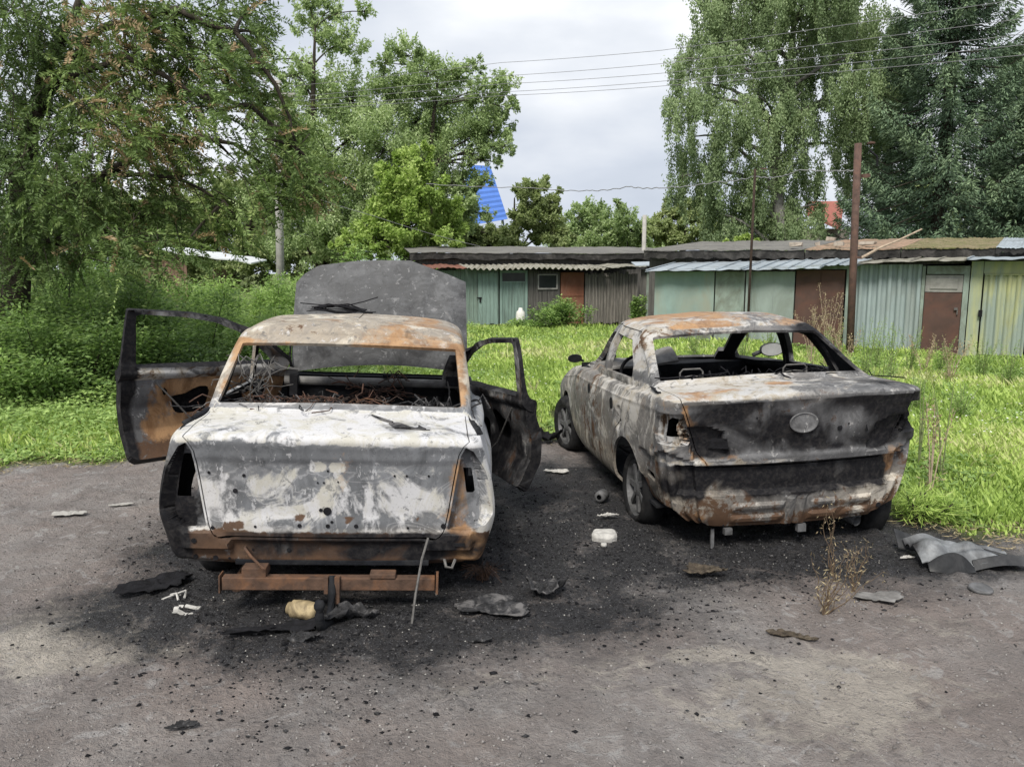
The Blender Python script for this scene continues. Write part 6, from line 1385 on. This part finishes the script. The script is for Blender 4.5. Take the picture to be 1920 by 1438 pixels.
flake('charred_scrap', 'white triangular chip lying before the dark plastic fender', 1700, 1050, .08, .04, .012, 'ash_white', 'scrap', .1, 33)
flake('clod', 'small dark twiggy clod right of centre in the foreground', 1480, 1200, .2, .06, .025, 'dry_leaf', 'clod', -.3, 35)
flake('charred_scrap', 'tiny grey flake in the lower left foreground', 345, 1368, .12, .04, .015, 'ashy_black', 'scrap', .1, 37)
# melted white block
p = gnd(1133, 1010); mb = MB(); n = 8
mb.sheet(14, 10, lambda u, v: Vector(((u-.5)*.165*(1-.25*abs(2*v-1)**6), (v-.5)*.12*(1-.3*abs(2*u-1)**6), .05*(1-.5*max(abs(2*u-1), abs(2*v-1))**8)+.006*float(vnoise(u*6, v*6, 1)))), .045)
o = mb.build('melted_block', M['ash_white'], smooth=True); o.location = (p.x, p.y, .002); o.rotation_euler = (R(6), 0, R(-4)); tag(o, 'rounded white melted block between the two cars', 'debris')
mb = MB(); mb.lathe([(0, .02), (.018, .02), (.022, 0), (0, 0)], (0, 0, 0), 10); o = mb.build('white_lump', M['ash_white'], smooth=True); q = gnd(1132, 1025); o.location = (q.x, q.y, .005); tag(o, 'tiny round white lump touching the melted block', 'debris')
# white scrap left
p = gnd(345, 1157); mb = MB(); mb.sheet(8, 2, lambda u, v: Vector(((u-.5)*.13, (v-.5)*.028+.012*sin(u*5), .02+.01*sin(u*9))), .008); mb.sheet(3, 5, lambda u, v: Vector((-.05+(u-.5)*.025, .02+v*.07, .025+.012*sin(v*6))), .008); mb.sheet(6, 2, lambda u, v: Vector((-.02+u*.07, .06+v*.022-u*.03, .03)), .008); mb.sheet(2, 4, lambda u, v: Vector((.045+u*.02, .0+v*.06, .028)), .008)
o = mb.build('white_bracket', M['ash_white']); o.location = (p.x, p.y, .004); tag(o, 'broken white plastic bracket on the soot left of the tow bar', 'debris')
mb = MB(); mb.tube([(-.06, 0, .01), (0, .02, .03), (.05, .05, .04), (.06, .0, .02)], .006, 5); mb.tube([(-.03, .04, .02), (.02, .0, .045), (.04, -.03, .02)], .006, 5); o = mb.build('white_twist', M['ash_white']); q = gnd(325, 1128); o.location = (q.x, q.y, .002); tag(o, 'twisted white plastic sliver above the white bracket', 'debris')
# burnt bottle
p = gnd(565, 1160); mb = MB(); mb.lathe([(.0, -.075), (.02, -.075), (.026, -.07), (.03, -.05), (.044, -.045), (.048, -.02), (.046, .03), (.05, .07), (.04, .085), (0, .088)], (0, 0, 0), 18, 'X')
for v in mb.V:
    k = float(vnoise(v.x*30, v.y*30, v.z*30))*.006; v.y += k; v.z += k
o = mb.build('burnt_canister', M['bottle_burnt'], smooth=True); o.location = (p.x, p.y, .047); o.rotation_euler = (0, R(4), R(-12)); tag(o, 'yellowed half-burnt canister lying beside the tow ball', 'canister')
mb = MB(); mb.lathe([(.024, -.082), (.024, -.076), (0, -.07)], (0, 0, 0), 14, 'X'); c_ = mb.build('neck', M['charcoal'], o)
# long rod leaning from the left car down to the ground
a_ = pix(803, 1008, 3.72); b_ = gnd(772, 1172); mb = MB(); P = [Vector((0, 0, 0)), (a_-b_)*.35+Vector((-.01, 0, .0)), (a_-b_)*.75+Vector((-.012, 0, 0)), a_-b_]
mb.tube(P, .0065, 6); o = mb.build('steel_rod', M['grey_wire']); o.location = b_; tag(o, 'thin grey rod leaning from the left car bumper to the ground', 'rod')
# dark plastic fender piece at the right
p = gnd(1805, 1062); e_ = empty('plastic_liner', 'torn black and silver plastic fender piece lying in the grass at right', 'car part', (p.x, p.y, 0.0), R(-4))
def lin(u, v): 
    x_ = -.27+.60*u; ridge = .11*math.exp(-((u-.18)/.16)**2)+.06*math.exp(-((u-.55)/.2)**2); y_ = -.08+.30*v+(.12*(u-.2) if v > .5 else 0); return Vector((x_, y_-.10*u*(v > .3)*v, .02+ridge*(.35+.65*sin(pi*min(1, v*1.1)))*1.0+.05*v*(1-u)+.012*sin(u*9+v*5)+.03*abs(float(vnoise(u*5, v*4, 2)))))
mb = MB(); mb.sheet(30, 14, lin, .006); mb.build('shell', M['silver_plastic'], e_, smooth=True)
mb = MB(); mb.sheet(20, 8, lambda u, v: Vector((-.24+.26*u, -.115+.03*v-.03*sin(pi*u), .01+.115*sin(pi*(.1+.85*u))*v)), .008, (0, -1, 0)); mb.sheet(24, 5, lambda u, v: Vector((.02+.46*u, -.10+.04*v+.05*u*u, .015+.045*v+.035*sin(pi*u*1.2)+.07*max(0, u-.8))), .008, (0, -1, 0)); mb.build('skirt', M['black_plastic'], e_, smooth=True)
mb = MB(); mb.sheet(12, 6, lambda u, v: Vector((-.30+.26*u, .17+.09*v, .05+.09*v*(1-.6*u)-.04*u)), .008); mb.build('flap', M['black_plastic'], e_, smooth=True)
mb = MB(); mb.tube([(.1, .12, .08), (.22, .02, .07), (.36, -.01, .05), (.47, .02, .07), (.5, .05, .10)], [.012, .012, .014, .012, .01], 8); mb.build('rim', M['black_plastic'], e_, smooth=True)
p = gnd(1838, 1108); mb = MB(); mb.lathe([(.0, .012), (.04, .013), (.055, .02), (.062, .012), (.058, .003)], (0, 0, 0), 24); o = mb.build('round_cap', M['steel_rim'], smooth=True); o.location = (p.x, p.y, .005); o.rotation_euler = (R(5), 0, 0); tag(o, 'flat round metal cap on the dirt before the plastic fender piece', 'cap')
p = gnd(1128, 940); mb = MB(); mb.lathe([(.02, -.05), (.04, -.05), (.045, -.01), (.045, .04), (.03, .05), (0, .05)], (0, 0, 0), 14, 'X'); o = mb.build('metal_drum', M['steel_rim'], smooth=True); o.location = (p.x, p.y, .045); o.rotation_euler = (0, 0, R(60)); tag(o, 'small burnt metal cylinder beside the right car rear wheel', 'cylinder')
# scraps on the left car roof and trunk (their own things)
Mc = Matrix.LocRotScale(carL.location, carL.rotation_euler, None)
def oncar(name, label, loc, mb, mat, cat='scrap', rz=0):
    o = mb.build(name, M[mat]); o.location = Mc @ Vector(loc); o.rotation_euler = (0, R(2.2), R(4.6)+rz); tag(o, label, cat); return o
mb = MB()
q = np.random.RandomState(2)
for k in range(7): mb.sheet(9, 2, lambda u, v, k=k: Vector((-.22+.34*u+.02*k, (v-.5)*.06+.02*k-.05+.02*sin(u*5+k), .006+.007*k*(1-u)+.008*sin(u*7+k))), .005)
for k in range(9): mb.tube([(-.2+q.rand()*.1, q.normal(0, .03), .03), (q.normal(0, .04), q.normal(0, .03), .05+.01*q.rand()), (.1+q.rand()*.15, q.normal(0, .03), .02)], .005, 5)
mb.tube([(-.28, .02, .055), (-.1, 0, .045), (.03, .0, .045), (.16, .0, .08), (.26, .0, .115)], .004, 5)
oncar('charred_trim', 'bundle of charred black trim strips lying on the left car roof', (-.18, 1.7, 1.43), mb, 'charcoal')
mb = MB(); mb.sheet(8, 6, lambda u, v: Vector(((u-.5)*.16-.05*v, (v-.5)*.11, .008+.006*sin(u*6))), .006); mb.tube([(-.10, .05, .012), (-.17, .10, .025), (-.22, .16, .03)], [.009, .007, .004], 5); mb.tube([(.06, -.08, .006), (.10, -.09, .006)], .003, 4)
oncar('charred_plate', 'small charred flat plate with a stem on the left car trunk', (.40, .17, .932), mb, 'ashy_black')
# dead plant behind the right car
def dead(label, p, h, seed, nb=9, lean=(0, 0)):
    q = np.random.RandomState(seed); root = empty('dead_plant', label, 'plant', p); mb = MB(); V = []; T = []
    for k in range(nb):
        hh = h*q.uniform(.5, 1.0); dx, dy = q.normal(0, .045*nb/6)+lean[0]*hh, q.normal(0, .05)+lean[1]*hh; P = []
        for i in range(7):
            u = i/6; P.append(Vector((dx*u+.012*sin(i*2+k), dy*u, hh*u)))
        mb.tube(P, [.0035*(1-.12*i) for i in range(7)], 4)
        for i in range(2, 7):
            for m in range(4):
                pp = np.array(P[i])+q.normal(0, .018, 3); V.append(pp); T.append(q.uniform(.1, .95))
    V = np.array(V); n = len(V); L_ = leaf_cards(V, q.normal(0, 1, (n, 3))-np.array([0, 0, .5]), .026*q.uniform(.5, 1.5, n), .005, .3, .3)
    mb.build('stems', M['weed_dry'], root); put_leaves('leaves', L_, np.array(T), M['weed_dry'], root)
p = gnd(1545, 1160); dead('dried brown plant standing on the dirt behind the right car', (p.x, p.y, 0), .36, 3, 12, (.22, .2))
p = gnd(1560, 1080); dead('grey dead stalk reaching up to the right car bumper', (p.x, p.y, 0), .42, 4, 4, (.05, .3))
p = gnd(1600, 1110); dead('drooping dry seed stems right of the brown plant', (p.x, p.y, 0), .30, 6, 7, (.1, .2))
p = gnd(1780, 1050); 
q = np.random.RandomState(8); mb = MB()
for k in range(60):
    a = q.uniform(0, 2*pi); l = q.uniform(.06, .16); mb.tube([(q.normal(0, .02), q.normal(0, .02), .0), (cos(a)*l*.5, sin(a)*l*.4, .05+.04*q.rand()), (cos(a)*l, sin(a)*l*.7, .01+.08*q.rand())], .0016, 3, False)
o = mb.build('wire_nest', M['rusty_steel']); p = gnd(905, 1085); o.location = (p.x, p.y, .0); tag(o, 'nest of thin rusty tyre wire at the left car right rear corner', 'wire')
# gravel, ash and char crumbs
def crumbs(name, label, n, fx, smin, smax, mat):
    x, y = fx(n); keep = grass_sdf(x, y) < .05
    if mat in ('charcoal', 'ashy_black'): keep &= (soot_mask(x, y) > .08+.5*rs.rand(len(x))) | (rs.rand(len(x)) < .06)
    x, y = x[keep], y[keep]; n = len(x); s = smin*(smax/smin)**(rs.rand(n)**2.2)
    base = np.array([(1, 0, 0), (0, 1, 0), (-1, 0, 0), (0, -1, 0), (0, 0, .7), (0, 0, -.5)]); V = base[None]*(s[:, None, None]*rs.uniform(.5, 1.5, (n, 6, 1)))
    a = rs.uniform(0, 2*pi, n); c_, s_ = np.cos(a)[:, None], np.sin(a)[:, None]; X = V[..., 0]*c_-V[..., 1]*s_; Y = V[..., 0]*s_+V[..., 1]*c_; V[..., 0] = X*rs.uniform(.7, 1.5, (n, 1)); V[..., 1] = Y
    V += np.stack([x, y, gz(x, y)+s*.15], -1)[:, None]; F = np.array([(0, 1, 4), (1, 2, 4), (2, 3, 4), (3, 0, 4), (1, 0, 5), (2, 1, 5), (3, 2, 5), (0, 3, 5)])
    o = mk(name, V.reshape(-1, 3), (F[None]+np.arange(n)[:, None, None]*6).reshape(-1, 3), M[mat]); tag(o, label, kind='stuff'); return o
def field(n): 
    D = 1.9+7*rs.rand(n)**1.6; k = rs.uniform(-.78, .78, n); return k*D, D
def nearcars(n):
    i = rs.randint(0, 6, n); cx = np.array([-.95, .15, 1.7, -2.0, -.9, 1.0])[i]; cy = np.array([3.9, 5.0, 4.7, 5.0, 3.3, 4.0])[i]
    return cx+rs.normal(0, .55, n), 2.5+np.abs(cy+rs.normal(0, .65, n)-2.5)
crumbs('gravel', 'small grey stones strewn over the dirt', 5000, field, .0015, .006, 'concrete')
crumbs('char_crumbs', 'black char crumbs strewn over the dirt', 8000, lambda n: (lambda a, b: (np.concatenate([a[0], b[0]]), np.concatenate([a[1], b[1]])))(field(n//8), nearcars(n*7//8)), .0015, .008, 'charcoal')
crumbs('ash_flakes', 'pale ash flakes and glass crumbs between the cars', 1500, nearcars, .0015, .006, 'concrete')
crumbs('burnt_debris', 'grey burnt debris crumbs around the cars', 8000, nearcars, .002, .012, 'ashy_black')

def clean(n):
    x, y = field(n); k = soot_mask(x, y) < .25+.3*rs.rand(n); return x[k], y[k]
crumbs('soil_clods', 'lumpy grey-brown soil crumbs all over the dirt yard', 24000, clean, .0015, .009, 'soil')
crumbs('dark_soil_clods', 'darker soil lumps on the dirt yard', 8000, clean, .0015, .008, 'soil_dark')
crumbs('soot_clods', 'sooty lumps round the burnt cars', 12000, nearcars, .002, .012, 'charcoal')
